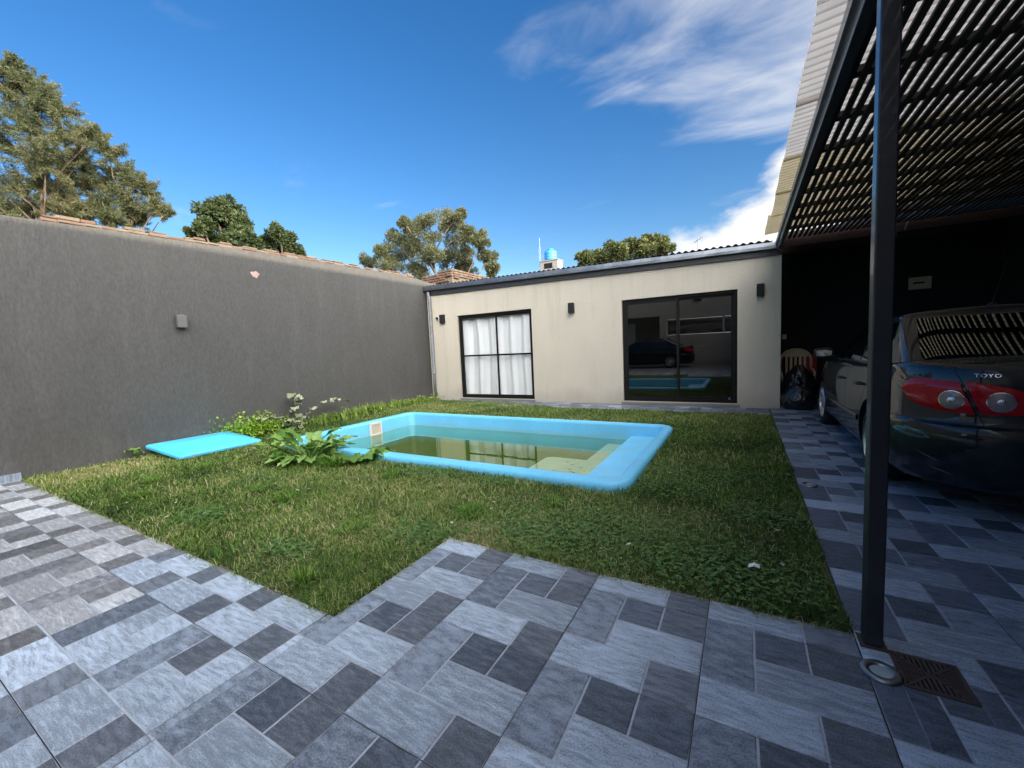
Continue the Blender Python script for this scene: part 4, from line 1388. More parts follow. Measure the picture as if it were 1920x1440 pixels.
        zz = np.linspace(0, 1, 26); zv = np.interp(zz, np.linspace(0, 1, 6), [p[0] for p in pth]); svv = np.interp(zz, np.linspace(0, 1, 6), [p[1] for p in pth])
        for k in (-.004, .004):
            P.append([tuple(body_at_s(z, s + k, .0016)) for z, s in zip(zv, svv)])
        MB().grid(P if sgn > 0 else mirx(P)).build('panel_gap', M['trim'], car)
        # bumper shut line
        P = [[tuple(body_at_s(z, s, .002)) for s in np.linspace(.30, 1.12, 24)] for z in (.642, .649)]
        MB().grid(P if sgn > 0 else mirx(P)).build('panel_gap', M['trim'], car)
        # scuffs on the bumper corner
        if sgn > 0:
            for (za, zb, sa, sb) in ((.43, .37, .84, .66), (.33, .285, .74, .58)):
                P = [[tuple(body_at_s(za + (zb - za) * q + k * (.5 - abs(q - .5)) * 2, sa + (sb - sa) * q, .0018)) for q in np.linspace(0, 1, 12)] for k in (-.004, .004)]
                MB().grid(P).build('scuff_mark', M['lamp_grey'], car)
        # wheels
        for ya in AX:
            xo = -.842 * sgn
            prof = [(.215, -.02), (.225, -.004), (.262, .0), (.298, -.008), (.312, -.03), (.315, -.06), (.315, -.14), (.312, -.17), (.290, -.19), (.215, -.19)]
            wh = MB().lathe([(r_, xo - sgn * (-1) * d * -1 * -1 if False else xo - sgn * d) for r_, d in prof], 40, 'x', (0, ya, .315)).build('wheel', M['rubber'], car, smooth=True)
            rim = MB().lathe([(.218, xo + sgn * .012), (.212, xo + sgn * .0), (.198, xo + sgn * .008), (.190, xo + sgn * .05), (.188, xo + sgn * .17)], 40, 'x', (0, ya, .315))
            for q in range(10):
                a = 2 * math.pi * q / 10
                ca, sa = math.cos(a), math.sin(a)
                def pt(r_, t_, d):
                    return (xo + sgn * d, ya + r_ * ca - t_ * sa, .315 + r_ * sa + t_ * ca)
                rim.hexa([pt(.04, -.022, .05), pt(.04, .022, .05), pt(.20, .018, .05), pt(.20, -.018, .05)], [pt(.04, -.018, .012), pt(.04, .018, .012), pt(.20, .014, .010), pt(.20, -.014, .010)])
            rim.lathe([(.0005, xo + sgn * .006), (.035, xo + sgn * .008), (.055, xo + sgn * .016), (.055, xo + sgn * .05)], 20, 'x', (0, ya, .315))
            rim.build('rim', M['alloy'], wh)
            MB().lathe([(.0005, xo + sgn * .07), (.17, xo + sgn * .07), (.17, xo + sgn * .08)], 24, 'x', (0, ya, .315)).build('brake_disc', M['galv_old'], wh)
    # roof aerial
    ae = MB().lathe([(.032, 0), (.028, .016), (.012, .032), (.0005, .036)], 14, 'z', (0, 1.36, 1.462)).build('aerial', M['trim'], car, smooth=True)
    MB().tube([(0, 1.36, 1.485), (0.0, 1.24, 1.68), (0.0, 1.17, 1.80)], [.0045, .003, .002], 6).build('aerial_rod', M['trim'], ae)
    # badge lettering on the boot lid
    cu = bpy.data.curves.new('badge', 'FONT'); cu.body = 'TOYO'; cu.size = .034; cu.extrude = .002; cu.space_character = 1.12
    to = bpy.data.objects.new('badge_tmp', cu); COL.objects.link(to)
    me = bpy.data.meshes.new_from_object(to.evaluated_get(bpy.context.evaluated_depsgraph_get())); bpy.data.objects.remove(to)
    me.materials.append(M['chrome'])
    bo = obj_from_mesh('badge_lettering', me, car)
    a = body_at_s(.972, .475, .010); p0, p1 = body_at_s(.972, .52), body_at_s(.972, .43)
    bo.rotation_euler = (R(68), 0, math.atan2(p1[1] - p0[1], p1[0] - p0[0]))
    bo.location = (p0[0] + .004, p0[1] - .010, a[2] - .010); bo.scale = (1.15, 1, 1)
    return car


car = make_car((4.51, 3.62, 0), 0, 'dark blue saloon car with red tail lights parked under the carport')


def copy_tree(o, parent=None):
    c = o.copy(); COL.objects.link(c)
    if parent: c.parent = parent
    for ch in list(o.children):
        copy_tree(ch, c)
    return c


car2 = copy_tree(car)
car2.location = (.35, -4.9, 0); car2.rotation_euler = (0, 0, R(90))
car2['label'] = 'second dark saloon car parked behind the viewer, seen mirrored in the sliding door'

# ------------------------------------------------------------------ lawn
GREEN = [(0.0, (.042, .085, .020)), (.25, (.100, .185, .033)), (.5, (.185, .290, .056)), (.70, (.29, .365, .085)), (.84, (.43, .395, .17)), (1.0, (.60, .51, .31))]
M['grass'] = leaf_mat('grass_blade', GREEN, trans=.38, rough=.6, pos_scale=1.6, pos_amt=.38)
M['tuft'] = leaf_mat('tuft_blade', [(0, (.05, .13, .014)), (.5, (.11, .25, .025)), (1, (.22, .36, .06))], trans=.35, pos_amt=.1)
M['clover'] = leaf_mat('clover_leaf', [(0, (.05, .12, .028)), (.6, (.10, .21, .05)), (1, (.18, .30, .08))], trans=.2, pos_amt=.1)


def lawn_ok(x, y, m=0.0):
    edge = np.where(x < .655, .975, 1.96) + .012 * np.sin(x * 9) + .012 * np.sin(x * 23) + .012 * np.sin(x * 47 + 1) + .008 * np.sin(x * 91)
    ok = (x > -5.44) & (x < 2.985 + .012 * np.sin(y * 7)) & (y > edge - m) & (y < np.where(x < -1.2, 8.16 + .55 * np.clip((-1.2 - x) / 1.5, 0, 1), 8.15))
    inpool = (x > PX0 - .012) & (x < PX1 + .012) & (y > PY0 - .012) & (y < PY1 + .012)
    # rounded corners
    qx = np.minimum(x - PX0, PX1 - x); qy = np.minimum(y - PY0, PY1 - y)
    corner = (qx < .22) & (qy < .22) & ((.22 - qx) ** 2 + (.22 - qy) ** 2 > .232 ** 2)
    inl = (np.abs(x + 4.93) < .46) & (np.abs(y - 2.83) < .56)
    return ok & ~(inpool & ~corner) & ~inl


def scatter(n, near=1.0):
    xs_, ys_ = [], []
    tot = 0
    while tot < n:
        x = rng.uniform(-5.45, 3.02, n); y = rng.uniform(.9, 8.8, n)
        d = np.hypot(x - CAM.x, y - CAM.y)
        k = lawn_ok(x, y) & (rng.random(n) < np.clip((2.2 / d) ** near, .05, 1))
        xs_.append(x[k]); ys_.append(y[k]); tot += k.sum()
    return np.concatenate(xs_)[:n], np.concatenate(ys_)[:n]


def vnoise(x, y, s, seed):
    r0 = np.random.default_rng(seed)
    k = r0.normal(size=(10, 2)) * s; p = r0.uniform(0, 6.28, 10)
    return sum(np.sin(k[i, 0] * x + k[i, 1] * y + p[i]) for i in range(10)) / 10 ** .5 * .5


def dryness(x, y):
    d = .17 * vnoise(x, y, 2.2, 1) + .14 * vnoise(x, y, 7, 2) - .03
    d += .38 * np.exp(-(((x + 4.9) / .7) ** 2 + ((y - 1.75) / .55) ** 2))          # straw by the wall
    d += .12 * np.exp(-(((x + .3) / 1.3) ** 2 + ((y - 2.7) / .6) ** 2))
    d -= .12 * np.exp(-(((x - 2.0) / 1.3) ** 2 + ((y - 2.6) / .9) ** 2))
    return d


n = 250000
gx, gy = scatter(n, 1.15)
dist = np.hypot(gx - CAM.x, gy - CAM.y)
hgt = rng.uniform(.022, .072, n) * (1 + .5 * vnoise(gx, gy, 4, 5)) * np.where(rng.random(n) < .05, 1.6, 1)
wid = rng.uniform(.0026, .0052, n) * np.clip(dist / 2.6, 1, 2.6)
P = np.stack([gx, gy, np.full(n, -.016)], 1)
V, lp, stt, at = blades(P, rng.uniform(0, 6.283, n), rng.beta(2.2, 1.5, n), hgt, wid, np.clip(.34 + .20 * rng.normal(size=n) + dryness(gx, gy) * 1.3 + np.where(rng.random(n) < .12, .38, 0), 0, 1))
tag(np_mesh('grass', V, lp, stt, at, M['grass']), kind='stuff')
# flat straw / runners lying in the sward
n = 42000
gx, gy = scatter(n, 1.2)
dist = np.hypot(gx - CAM.x, gy - CAM.y)
P = np.stack([gx, gy, rng.uniform(-.012, .022, n)], 1)
keep = rng.random(n) < np.clip(.45 + 1.8 * dryness(gx, gy), .1, 1)
P = P[keep]; dist = dist[keep]; n = len(P)
V, lp, stt, at = blades(P, rng.uniform(0, 6.283, n), np.full(n, .97), rng.uniform(.03, .09, n), rng.uniform(.0018, .0034, n) * np.clip(dist / 2.6, 1, 2.4), np.clip(rng.normal(.86, .12, n), 0, 1))
tag(np_mesh('dry_grass', V, lp, stt, at, M['grass']), kind='stuff')
n = 16000
gx, gy = scatter(n, .9)
pk = vnoise(gx, gy, 3.2, 31) + .6 * vnoise(gx, gy, 9, 32) > .22
gx, gy = gx[pk], gy[pk]; n = len(gx)
dist = np.hypot(gx - CAM.x, gy - CAM.y)
V, lp, stt, at = blades(np.stack([gx, gy, np.full(n, -.014)], 1), rng.uniform(0, 6.283, n), rng.beta(2, 1.8, n), rng.uniform(.05, .105, n), rng.uniform(.004, .007, n) * np.clip(dist / 3, 1, 2), rng.random(n))
tag(np_mesh('coarse_grass', V, lp, stt, at, M['tuft']), kind='stuff')
# bits of straw and clippings strewn over the paving edge
n = 1500
tx = rng.random(n)
ex = np.where(tx < .55, rng.uniform(-5.0, .65, n), np.where(tx < .62, .65 + np.abs(rng.normal(0, .035, n)), rng.uniform(.66, 3.0, n)))
ey = np.where(tx < .55, .975 - np.abs(rng.normal(0, .03, n)), np.where(tx < .62, rng.uniform(.98, 1.96, n), 1.962 - np.abs(rng.normal(0, .03, n))))
V, lp, stt, at = blades(np.stack([ex, ey, np.full(n, .0015)], 1), rng.uniform(0, 6.283, n), np.full(n, .985), rng.uniform(.012, .05, n), rng.uniform(.0015, .004, n), np.clip(rng.normal(.8, .22, n), 0, 1))
tag(np_mesh('grass_clippings', V, lp, stt, at, M['grass']), kind='stuff')
# clover mats
cl = [(1.75, 2.55, .55, 2600), (2.45, 2.25, .42, 2000), (1.2, 2.25, .35, 1500), (-1.65, 1.35, .22, 900), (-.55, 3.2, .30, 1500), (.3, 3.15, .16, 500), (2.3, 4.1, .5, 1400), (1.95, 3.6, .35, 900), (-2.2, 2.2, .35, 900), (.45, 1.9, .25, 900), (2.75, 3.2, .3, 800), (-.3, 1.3, .2, 500)]
PP = []
for cx, cy, r_, k in cl:
    k = int(k * .5)
    q = np.stack([rng.normal(cx, r_ * .75, k), rng.normal(cy, r_ * .45, k)], 1)
    PP.append(q[lawn_ok(q[:, 0], q[:, 1])])
q = np.concatenate(PP)
n = len(q)
ctr = np.stack([q[:, 0], q[:, 1], rng.uniform(.012, .052, n)], 1)
ctr = np.repeat(ctr, 3, 0)
ang = np.repeat(rng.uniform(0, 6.28, n), 3) + np.tile([0, 2.09, 4.19], n)
Dv = np.stack([np.cos(ang), np.sin(ang), rng.normal(.12, .25, 3 * n)], 1); Dv /= np.linalg.norm(Dv, axis=1, keepdims=True)
V, lp, stt, at = leaf_quads(ctr, Dv, np.tile([0, 0, 1.0], (3 * n, 1)), rng.uniform(.010, .019, 3 * n), rng.uniform(.010, .018, 3 * n), np.repeat(rng.random(n), 3))
tag(np_mesh('clover', V, lp, stt, at, M['clover']), kind='stuff')
# fallen leaves
n = 90
gx, gy = scatter(n, .6)
P = np.stack([gx, gy, rng.uniform(.02, .045, n)], 1)
V, lp, stt, at = leaf_quads(P, rand_dirs(n) * [1, 1, .3], np.tile([0, 0, 1.0], (n, 1)), rng.uniform(.03, .06, n), rng.uniform(.02, .035, n), rng.random(n))
M['fallen'] = leaf_mat('fallen_leaf', [(0, (.30, .24, .12)), (.6, (.45, .40, .26)), (1, (.55, .55, .45))], trans=.1, pos_amt=.1)
tag(np_mesh('fallen_leaves', V, lp, stt, at, M['fallen']), kind='stuff')


def tuft(name, label, x, y, k, hh, spread, group='taller grass tufts in the lawn', wmul=1.0):
    a = rng.uniform(0, 6.283, k)
    r_ = spread * .25 * np.sqrt(rng.random(k))
    P = np.stack([x + r_ * np.cos(a), y + r_ * np.sin(a), np.full(k, -.012)], 1)
    V, lp, stt, at = blades(P, a + rng.normal(0, .6, k), np.clip(rng.beta(2, 2.2, k) * spread / hh * 1.1, .05, .95), hh * rng.uniform(.5, 1.1, k), rng.uniform(.004, .008, k) * wmul, rng.random(k))
    return tag(np_mesh(name, V, lp, stt, at, M['tuft']), label, 'grass tuft', group)


tuft('grass_tuft', 'bright green grass tuft at the very corner of lawn nearest the paving notch', .20, 1.10, 75, .16, .15)
for (x, y, lb_) in ((-.15, 1.72, 'upright green grass tuft in the open lawn, second from the paving corner'), (-1.35, 1.95, 'broad bright grass tuft in the left half of the lawn'),
                    (-1.9, 2.0, 'wide sprawling grass tuft left of the broad bright one'), (-3.6, 2.25, 'grass tuft in the lawn in front of the blue lid'),
                    (-3.55, 1.65, 'long bent grass tuft in the worn straw-coloured corner of the lawn'), (-3.0, 1.35, 'grass tuft beside the left paving edge'),
                    (.55, 2.35, 'low grass tuft above the paving notch'), (1.1, 2.85, 'grass tuft in the darker right half of the lawn'), (-.9, 2.9, 'grass tuft below the near rim of the pool')):
    tuft('grass_tuft', lb_, x, y, int(rng.integers(90, 150)), rng.uniform(.11, .16), rng.uniform(.22, .34))
for (x, y, lb_) in ((-2.75, 2.72, 'soft grass tuft at the foot of the broadleaf weed, nearest the viewer'), (-3.15, 2.95, 'pale grass tuft left of the broadleaf weed'), (-1.95, 2.95, 'grass tuft right of the broadleaf weed against the pool rim')):
    tuft('grass_tuft', lb_, x, y, 260, .26, .42)
# rim fringe: grass leaning over the pool edge
k = 4600
tt = rng.random(k) * 2 * ((PX1 - PX0) + (PY1 - PY0))
lx_, ly_ = PX1 - PX0, PY1 - PY0
ex = np.where(tt < lx_, PX0 + tt, np.where(tt < lx_ + ly_, PX1 + .02, np.where(tt < 2 * lx_ + ly_, PX0 + tt - lx_ - ly_, PX0 - .02)))
ey = np.where(tt < lx_, PY0 - .025, np.where(tt < lx_ + ly_, PY0 + tt - lx_, np.where(tt < 2 * lx_ + ly_, PY1 + .02, PY0 + tt - 2 * lx_ - ly_)))
P = np.stack([ex + rng.normal(0, .02, k), ey + rng.normal(0, .015, k), np.full(k, -.015)], 1)
kk = lawn_ok(P[:, 0], P[:, 1]); P = P[kk]; k = len(P)
clump = np.clip(.5 + vnoise(P[:, 0], P[:, 1], 6, 9), .15, 1.2)
V, lp, stt, at = blades(P, rng.uniform(0, 6.283, k), rng.beta(1.6, 2.4, k), rng.uniform(.05, .15, k) * clump, rng.uniform(.004, .007, k), rng.uniform(0, .75, k))
tag(np_mesh('edge_grass', V, lp, stt, at, M['grass']), kind='stuff')

# ------------------------------------------------------------------ weeds and plants
M['weed_big'] = leaf_mat('broad_weed_leaf', [(0, (.09, .19, .03)), (.5, (.19, .33, .07)), (1, (.33, .47, .16))], trans=.25, rough=.5, pos_scale=9, pos_amt=.2)
M['weed_grey'] = leaf_mat('grey_green_leaf', [(0, (.17, .20, .11)), (.5, (.30, .34, .20)), (1, (.46, .48, .33))], trans=.2, pos_scale=9, pos_amt=.15)
M['weed_lime'] = leaf_mat('lime_leaf', [(0, (.14, .27, .015)), (.5, (.26, .44, .03)), (1, (.40, .56, .07))], trans=.35, pos_scale=9, pos_amt=.2)
M['wall_weed'] = leaf_mat('wall_weed_leaf', [(0, (.12, .22, .03)), (.5, (.24, .35, .06)), (1, (.42, .50, .15))], trans=.35, pos_scale=6, pos_amt=.3)


def big_leaf(base, heading, length, width, rise, droop, seed, material, parent, lobes=.25, stalk=.35, name='leaf', vein=.12):
    """single leaf: stalk part then lobed, folded blade along an arching midrib"""
    r0 = random.Random(seed)
    d = Vector((math.cos(heading), math.sin(heading), 0)); s = Vector((-d.y, d.x, 0))
    nL = 19
    rows = []
    wob = r0.uniform(0, 6)
    for i in range(nL):
        u = i / (nL - 1)
        c = Vector(base) + d * (length * u * (1 - .12 * u)) + Vector((0, 0, length * (rise * u - droop * u * u)))
        if u < stalk:
            w = width * .035
        else:
            v = (u - stalk) / (1 - stalk)
            w = width * .5 * (math.sin(math.pi * min(1, v * .94 + .04)) ** .6) * (1 - lobes * (.5 + .5 * math.cos(v * 27 + wob)))
        side = s + Vector((0, 0, .25 * math.sin(u * 9 + wob)))
        rp = []
        for j, q in enumerate((-1, -.5, 0, .5, 1)):
            up = vein * abs(q) * w + .30 * w * math.sin(q * 2.6 + u * 17 + wob) * (1 if u > stalk else 0)
            rp.append(c + side * (w * q) + Vector((0, 0, up)))
        rows.append(rp)
    mb = MB().grid(rows)
    o = mb.build(name, material, parent, smooth=True, fix=False)
    a = o.data.attributes.new('rnd', 'FLOAT', 'POINT')
    a.data.foreach_set('value', [r0.random()] * len(o.data.vertices))
    return o


wd = thing('broadleaf_weed', 'big rosette weed with long lobed leaves against the near pool edge', 'weed', (0, 0, 0))
r0 = random.Random(21)
for k in range(58):
    a = 2 * math.pi * k / 14.5 + r0.uniform(-.25, .25)
    up = r0.random()
    big_leaf((-2.60 + r0.uniform(-.08, .08), 3.02 + r0.uniform(-.08, .08), -.01), a, r0.uniform(.40, .84) * (1 - .2 * up), r0.uniform(.10, .19), .32 + 1.35 * up, .24 + .68 * up, k, M['weed_big'], wd, lobes=.5, vein=.35)
for k in range(5):
    big_leaf((-2.05 + .05 * k, 3.18, 0), R(-25 + 22 * k), .55, .24, .55, .42, 90 + k, M['weed_big'], wd)


def leafy_stem(root, pts, nleaf, ln, wdh, material, seed, stem_mat='stem', rad=.006):
    r0 = random.Random(seed)
    MB().tube(pts, [rad * (1 - .6 * k / (len(pts) - 1)) for k in range(len(pts))], 6).build('stem', M[stem_mat], root, smooth=True)
    P = [Vector(p) for p in pts]
    for k in range(nleaf):
        u = (k + .6) / nleaf * (len(P) - 1)
        i = min(int(u), len(P) - 2)
        c = P[i].lerp(P[i + 1], u - i)
        big_leaf(c, r0.uniform(0, 6.28) if k % 2 else k * 2.4, ln * r0.uniform(.7, 1.15), wdh * r0.uniform(.8, 1.2), r0.uniform(-.1, .45), .35, seed * 50 + k, material, root, lobes=0, stalk=.15)


pl = thing('wall_plant', 'tall leggy plant with round grey green leaves rising against the charcoal wall', 'plant', (0, 0, 0))
leafy_stem(pl, [(-5.28, 4.55, 0), (-5.27, 4.58, .25), (-5.3, 4.62, .5), (-5.29, 4.60, .70)], 11, .18, .15, M['weed_grey'], 3)
leafy_stem(pl, [(-5.25, 4.6, .05), (-5.2, 4.85, .25), (-5.22, 5.15, .42), (-5.22, 5.45, .46), (-5.22, 5.75, .40)], 14, .17, .12, M['weed_grey'], 4, 'trunk')
leafy_stem(pl, [(-5.2, 4.5, .02), (-5.15, 4.25, .2), (-5.18, 4.0, .30), (-5.2, 3.8, .28)], 12, .18, .13, M['weed_grey'], 5)
leafy_stem(pl, [(-5.15, 4.5, .02), (-5.0, 4.35, .16), (-4.9, 4.15, .22)], 8, .17, .13, M['weed_grey'], 6)
lime = thing('lime_weed', 'dense lime green weed mound just behind the blue lid by the wall', 'weed', (0, 0, 0))
k = 900
P = np.stack([rng.normal(-5.18, .13, k), rng.normal(3.66, .26, k), np.zeros(k)], 1)
P[:, 2] = np.abs(rng.normal(.13, .09, k)) * 1.25
V, lp, stt, at = leaf_quads(P, rand_dirs(k, .5), rand_dirs(k, 1.5), rng.uniform(.03, .07, k), rng.uniform(.025, .055, k), rng.random(k))
np_mesh('foliage', V, lp, stt, at, M['weed_lime'], lime)
sm = thing('small_weed', 'little round leaved weed at the wall foot left of the blue lid', 'weed', (0, 0, 0))
leafy_stem(sm, [(-5.3, 2.28, 0), (-5.32, 2.15, .10), (-5.32, 2.0, .15)], 5, .13, .12, M['weed_big'], 8)
leafy_stem(sm, [(-5.28, 2.3, 0), (-5.2, 2.4, .06), (-5.18, 2.5, .06)], 3, .13, .12, M['weed_big'], 9)
# weeds along the foot of the wall, each its own plant
spots = [(4.2, .36, 'tallest strappy weed at the wall foot behind the lid'), (5.2, .27, 'strappy weed at the wall foot below the leggy plant'), (5.9, .28, 'leafy weed along the charcoal wall past the leggy plant'), (6.5, .30, 'bright leafy weed along the charcoal wall, level with the pool corner'),
         (7.2, .25, 'leafy weed along the wall beyond the pool corner'), (7.9, .21, 'low weed along the wall nearly at the house'), (8.5, .13, 'last low weed in the corner below the downspout')]
for i, (y, hh, lb_) in enumerate(spots):
    k = 210
    a = rng.uniform(0, 6.283, k)
    P = np.stack([-5.22 + rng.normal(0, .10, k), y + rng.normal(0, .22, k), np.full(k, -.01)], 1)
    w_ = tag(bpy.data.objects.new('edge_weed', None), lb_, 'weed', 'weeds along the wall foot'); COL.objects.link(w_)
    V, lp, stt, at = blades(P, a, rng.beta(2, 2, k) * .9, hh * rng.uniform(.4, 1.15, k), rng.uniform(.014, .032, k), rng.random(k))
    np_mesh('foliage', V, lp, stt, at, M['wall_weed'], w_)
    k = 160
    P = np.stack([-5.2 + rng.normal(0, .10, k), y + rng.normal(0, .25, k), np.abs(rng.normal(.06, .05, k))], 1)
    V, lp, stt, at = leaf_quads(P, rand_dirs(k, .4), rand_dirs(k, 1.5), rng.uniform(.04, .10, k), rng.uniform(.025, .05, k), rng.random(k))
    np_mesh('low_leaves', V, lp, stt, at, M['wall_weed'], w_)

# ------------------------------------------------------------------ trees
M['conifer'] = leaf_mat('conifer_needle', [(0, (.040, .054, .026)), (.45, (.072, .086, .038)), (.75, (.125, .125, .055)), (1, (.165, .14, .07))], trans=.3, pos_scale=.55, pos_amt=.45)
M['dark_leaf'] = leaf_mat('dark_broad_leaf', [(0, (.022, .036, .014)), (.5, (.045, .066, .024)), (1, (.095, .11, .045))], trans=.25, pos_scale=1.0, pos_amt=.2, rough=.4)
M['olive_leaf'] = leaf_mat('olive_leaf', [(0, (.050, .060, .030)), (.5, (.092, .100, .046)), (1, (.15, .15, .075))], trans=.3, pos_scale=.6, pos_amt=.35)
M['round_leaf'] = leaf_mat('mid_green_leaf', [(0, (.045, .065, .02)), (.5, (.085, .10, .032)), (1, (.14, .14, .05))], trans=.3, pos_scale=.6, pos_amt=.3)


def tree(name, label, base, clumps, kind, per, lsize, material, trunk_r=.18, group=None, limb_r=.05):
    root = thing(name, label, 'tree', base, 0, group)
    B = Vector(base)
    tops = [Vector(c[0]) for c in clumps]
    ctr = sum(tops, Vector()) / len(tops)
    hi = max(t.z for t in tops)
    # trunk leaning into the crown, limbs to each clump
    tp = [Vector((0, 0, 0))]
    mb = MB()
    steps = 6
    r1 = random.Random(len(label))
    for k in range(1, steps + 1):
        u = k / steps
        p = Vector(((ctr.x - B.x) * u ** 1.5 + r1.uniform(-.08, .08), (ctr.y - B.y) * u ** 1.5 + r1.uniform(-.08, .08), (hi - B.z) * .86 * u))
        tp.append(p)
    mb.tube(tp, [trunk_r * (1 - .85 * k / steps) for k in range(steps + 1)], 9)
    mb.build('trunk', M['trunk'], root, smooth=True)
    lm = MB()
    Vs, Ls, Ss, As = [], [], [], []
    nv = nl_ = 0
    for c, rad in clumps:
        c = Vector(c) - B
        z0 = max(.25 * (hi - B.z), c.z - 1.1 * Vector((c.x - tp[3].x, c.y - tp[3].y)).length - .4)
        u = min(.98, z0 / ((hi - B.z) * .86)) * steps
        i = min(int(u), steps - 1)
        st_ = tp[i].lerp(tp[i + 1], u - i)
        mid = st_.lerp(c, .55) + Vector((r1.uniform(-.12, .12), r1.uniform(-.12, .12), r1.uniform(-.05, .2)))
        lm.tube([st_, mid, c], [limb_r, limb_r * .6, limb_r * .2], 6)
        # twigs and sprays
        ntw = 9 if kind != 'needle' else 24
        ends = []
        for q in range(ntw):
            dv = Vector(rand_dirs(1, .25)[0]) * rad * r1.uniform(.35, 1.05)
            e = c + Vector((dv.x, dv.y, dv.z * .85))
            lm.tube([mid.lerp(c, r1.uniform(.5, 1)), c + dv * .5, e], [limb_r * .25, limb_r * .16, limb_r * .06], 4, cap=False)
            ends.append((e, rad * r1.uniform(.28, .5)))
        for e, er in ends:
            k = per
            if kind == 'needle':
                t0 = rng.random(k)
                dr_ = np.array((e - c).normalized())
                dr_ = dr_ * .8 + np.array([0, 0, .30])
                dr_ /= np.linalg.norm(dr_)
                core = np.array(e)[None] + (t0[:, None] - .55) * dr_[None] * er * 3.0 + rng.normal(0, er * .19, (k, 3)) * (1.25 - t0[:, None])
                Dd = rand_dirs(k) * 1.0 + dr_[None] * .6 + np.array([0, 0, -.05])
                Dd /= np.linalg.norm(Dd, axis=1, keepdims=True)
                P = core
                ln = rng.uniform(.6, 1.3, k) * lsize; wd_ = ln * .13
            else:
                Pd = rand_dirs(k)
                P = np.array(e)[None] + Pd * (er * rng.random(k)[:, None] ** .4)
                Dd = Pd * .7 + rand_dirs(k) * .7 + np.array([0, 0, .1 if kind != 'olive' else .4])
                Dd /= np.linalg.norm(Dd, axis=1, keepdims=True)
                ln = rng.uniform(.6, 1.25, k) * lsize; wd_ = ln * (.5 if kind == 'broad' else .28)
            V, lp, stt, at = leaf_quads(P, Dd, rand_dirs(k), ln, wd_, np.clip(rng.normal(r1.uniform(.3, .65), .16, k), 0, 1))
            Vs.append(V); Ls.append(lp + nv); Ss.append(stt + nl_); As.append(at)
            nv += len(V); nl_ += len(lp)
    lm.build('limbs', M['trunk'], root, smooth=True)
    np_mesh('crown', np.concatenate(Vs), np.concatenate(Ls), np.concatenate(Ss), np.concatenate(As), material, root)
    return root


# crown clumps: x, y, z, radius in metres
CONIFER = [(-11.0, 3.2, 5.05, .45), (-11.2, 2.1, 5.0, .5), (-11.4, 2.9, 5.6, .5), (-10.8, 3.6, 5.1, .42), (-10.7, 4.3, 5.0, .36), (-11.2, 3.3, 6.1, .45), (-11.6, 1.9, 6.2, .5), (-11.3, 2.70, 8.02, .17), (-11.4, 2.9, 7.7, .2), (-11.1, 2.35, 7.6, .2), (-11.21, 2.56, 7.44, 0.39), (-10.92, 2.88, 7.58, 0.3), (-10.79, 2.95, 7.16, 0.4), (-10.44, 3.12, 7.02, 0.3), (-10.92, 2.74, 6.67, 0.42), (-10.49, 3.1, 6.53, 0.4), (-12.63, 4.01, 7.35, 0.31), (-11.58, 2.56, 6.39, 0.47), (-10.44, 2.79, 5.84, 0.43), (-11.14, 3.53, 6.29, 0.33), (-10.54, 3.67, 6.72, 0.19), (-12.43, 2.81, 5.75, 0.51), (-11.57, 3.22, 5.62, 0.48), (-12.11, 3.9, 6.08, 0.41), (-11.39, 2.2, 6.74, 0.51), (-11.32, 2.08, 5.6, 0.56), (-12.67, 2.98, 5.35, 0.39), (-12.18, 3.51, 5.33, 0.35), (-12.03, 2.42, 4.95, 0.41), (-10.5, 1.79, 4.49, 0.42)]
CONIFER2 = [(-10.07, 3.74, 6.27, 0.27), (-11.04, 4.22, 6.26, 0.32), (-10.02, 4.14, 5.68, 0.25), (-11.08, 3.89, 5.84, 0.34), (-10.31, 4.01, 5.33, 0.33), (-11.1, 4.79, 5.92, 0.25), (-11.3, 3.75, 5.28, 0.34), (-9.91, 4.41, 5.14, 0.26), (-10.96, 4.35, 5.17, 0.27), (-10.96, 5.03, 5.44, 0.17), (-9.73, 3.58, 4.66, 0.24)]
BROAD1 = [(-10.05, 5.77, 5.49, 0.35), (-10.75, 6.57, 5.76, 0.41), (-9.95, 5.42, 4.97, 0.28), (-10.45, 6.13, 5.18, 0.46), (-10.29, 6.63, 5.31, 0.38), (-10.85, 6.0, 4.82, 0.37), (-9.97, 6.2, 4.71, 0.42), (-10.27, 5.3, 4.82, 0.14), (-9.94, 6.62, 4.79, 0.31)]
BROAD2 = [(-11.11, 8.17, 5.58, 0.32), (-11.7, 8.23, 5.39, 0.29), (-11.64, 8.88, 5.6, 0.31), (-11.83, 8.77, 5.24, 0.34), (-11.85, 9.23, 5.33, 0.24), (-11.93, 8.24, 5.07, 0.26), (-11.7, 9.38, 5.18, 0.16)]
OLIVE = [(-14.38, 18.27, 8.5, 0.87), (-11.66, 16.71, 7.86, 0.83), (-11.86, 18.46, 8.44, 0.77), (-14.82, 17.58, 7.74, 0.8), (-13.17, 17.51, 7.31, 0.95), (-11.75, 18.83, 7.69, 0.84), (-10.04, 17.95, 7.39, 0.56), (-8.95, 17.52, 6.77, 0.54), (-8.95, 17.95, 6.05, 0.5), (-10.51, 18.53, 6.51, 0.64), (-15.2, 16.85, 6.92, 0.67), (-16.07, 19.24, 7.29, 0.94), (-12.03, 16.76, 6.16, 0.85), (-12.08, 18.65, 6.47, 0.73), (-18.55, 18.9, 7.42, 0.55), (-7.92, 16.75, 5.2, 0.36), (-11.08, 18.75, 5.76, 0.66), (-14.19, 17.65, 8.68, 0.42), (-10.84, 18.2, 8.62, 0.4), (-12.79, 16.72, 5.64, 0.69), (-14.83, 16.82, 6.13, 0.6)]
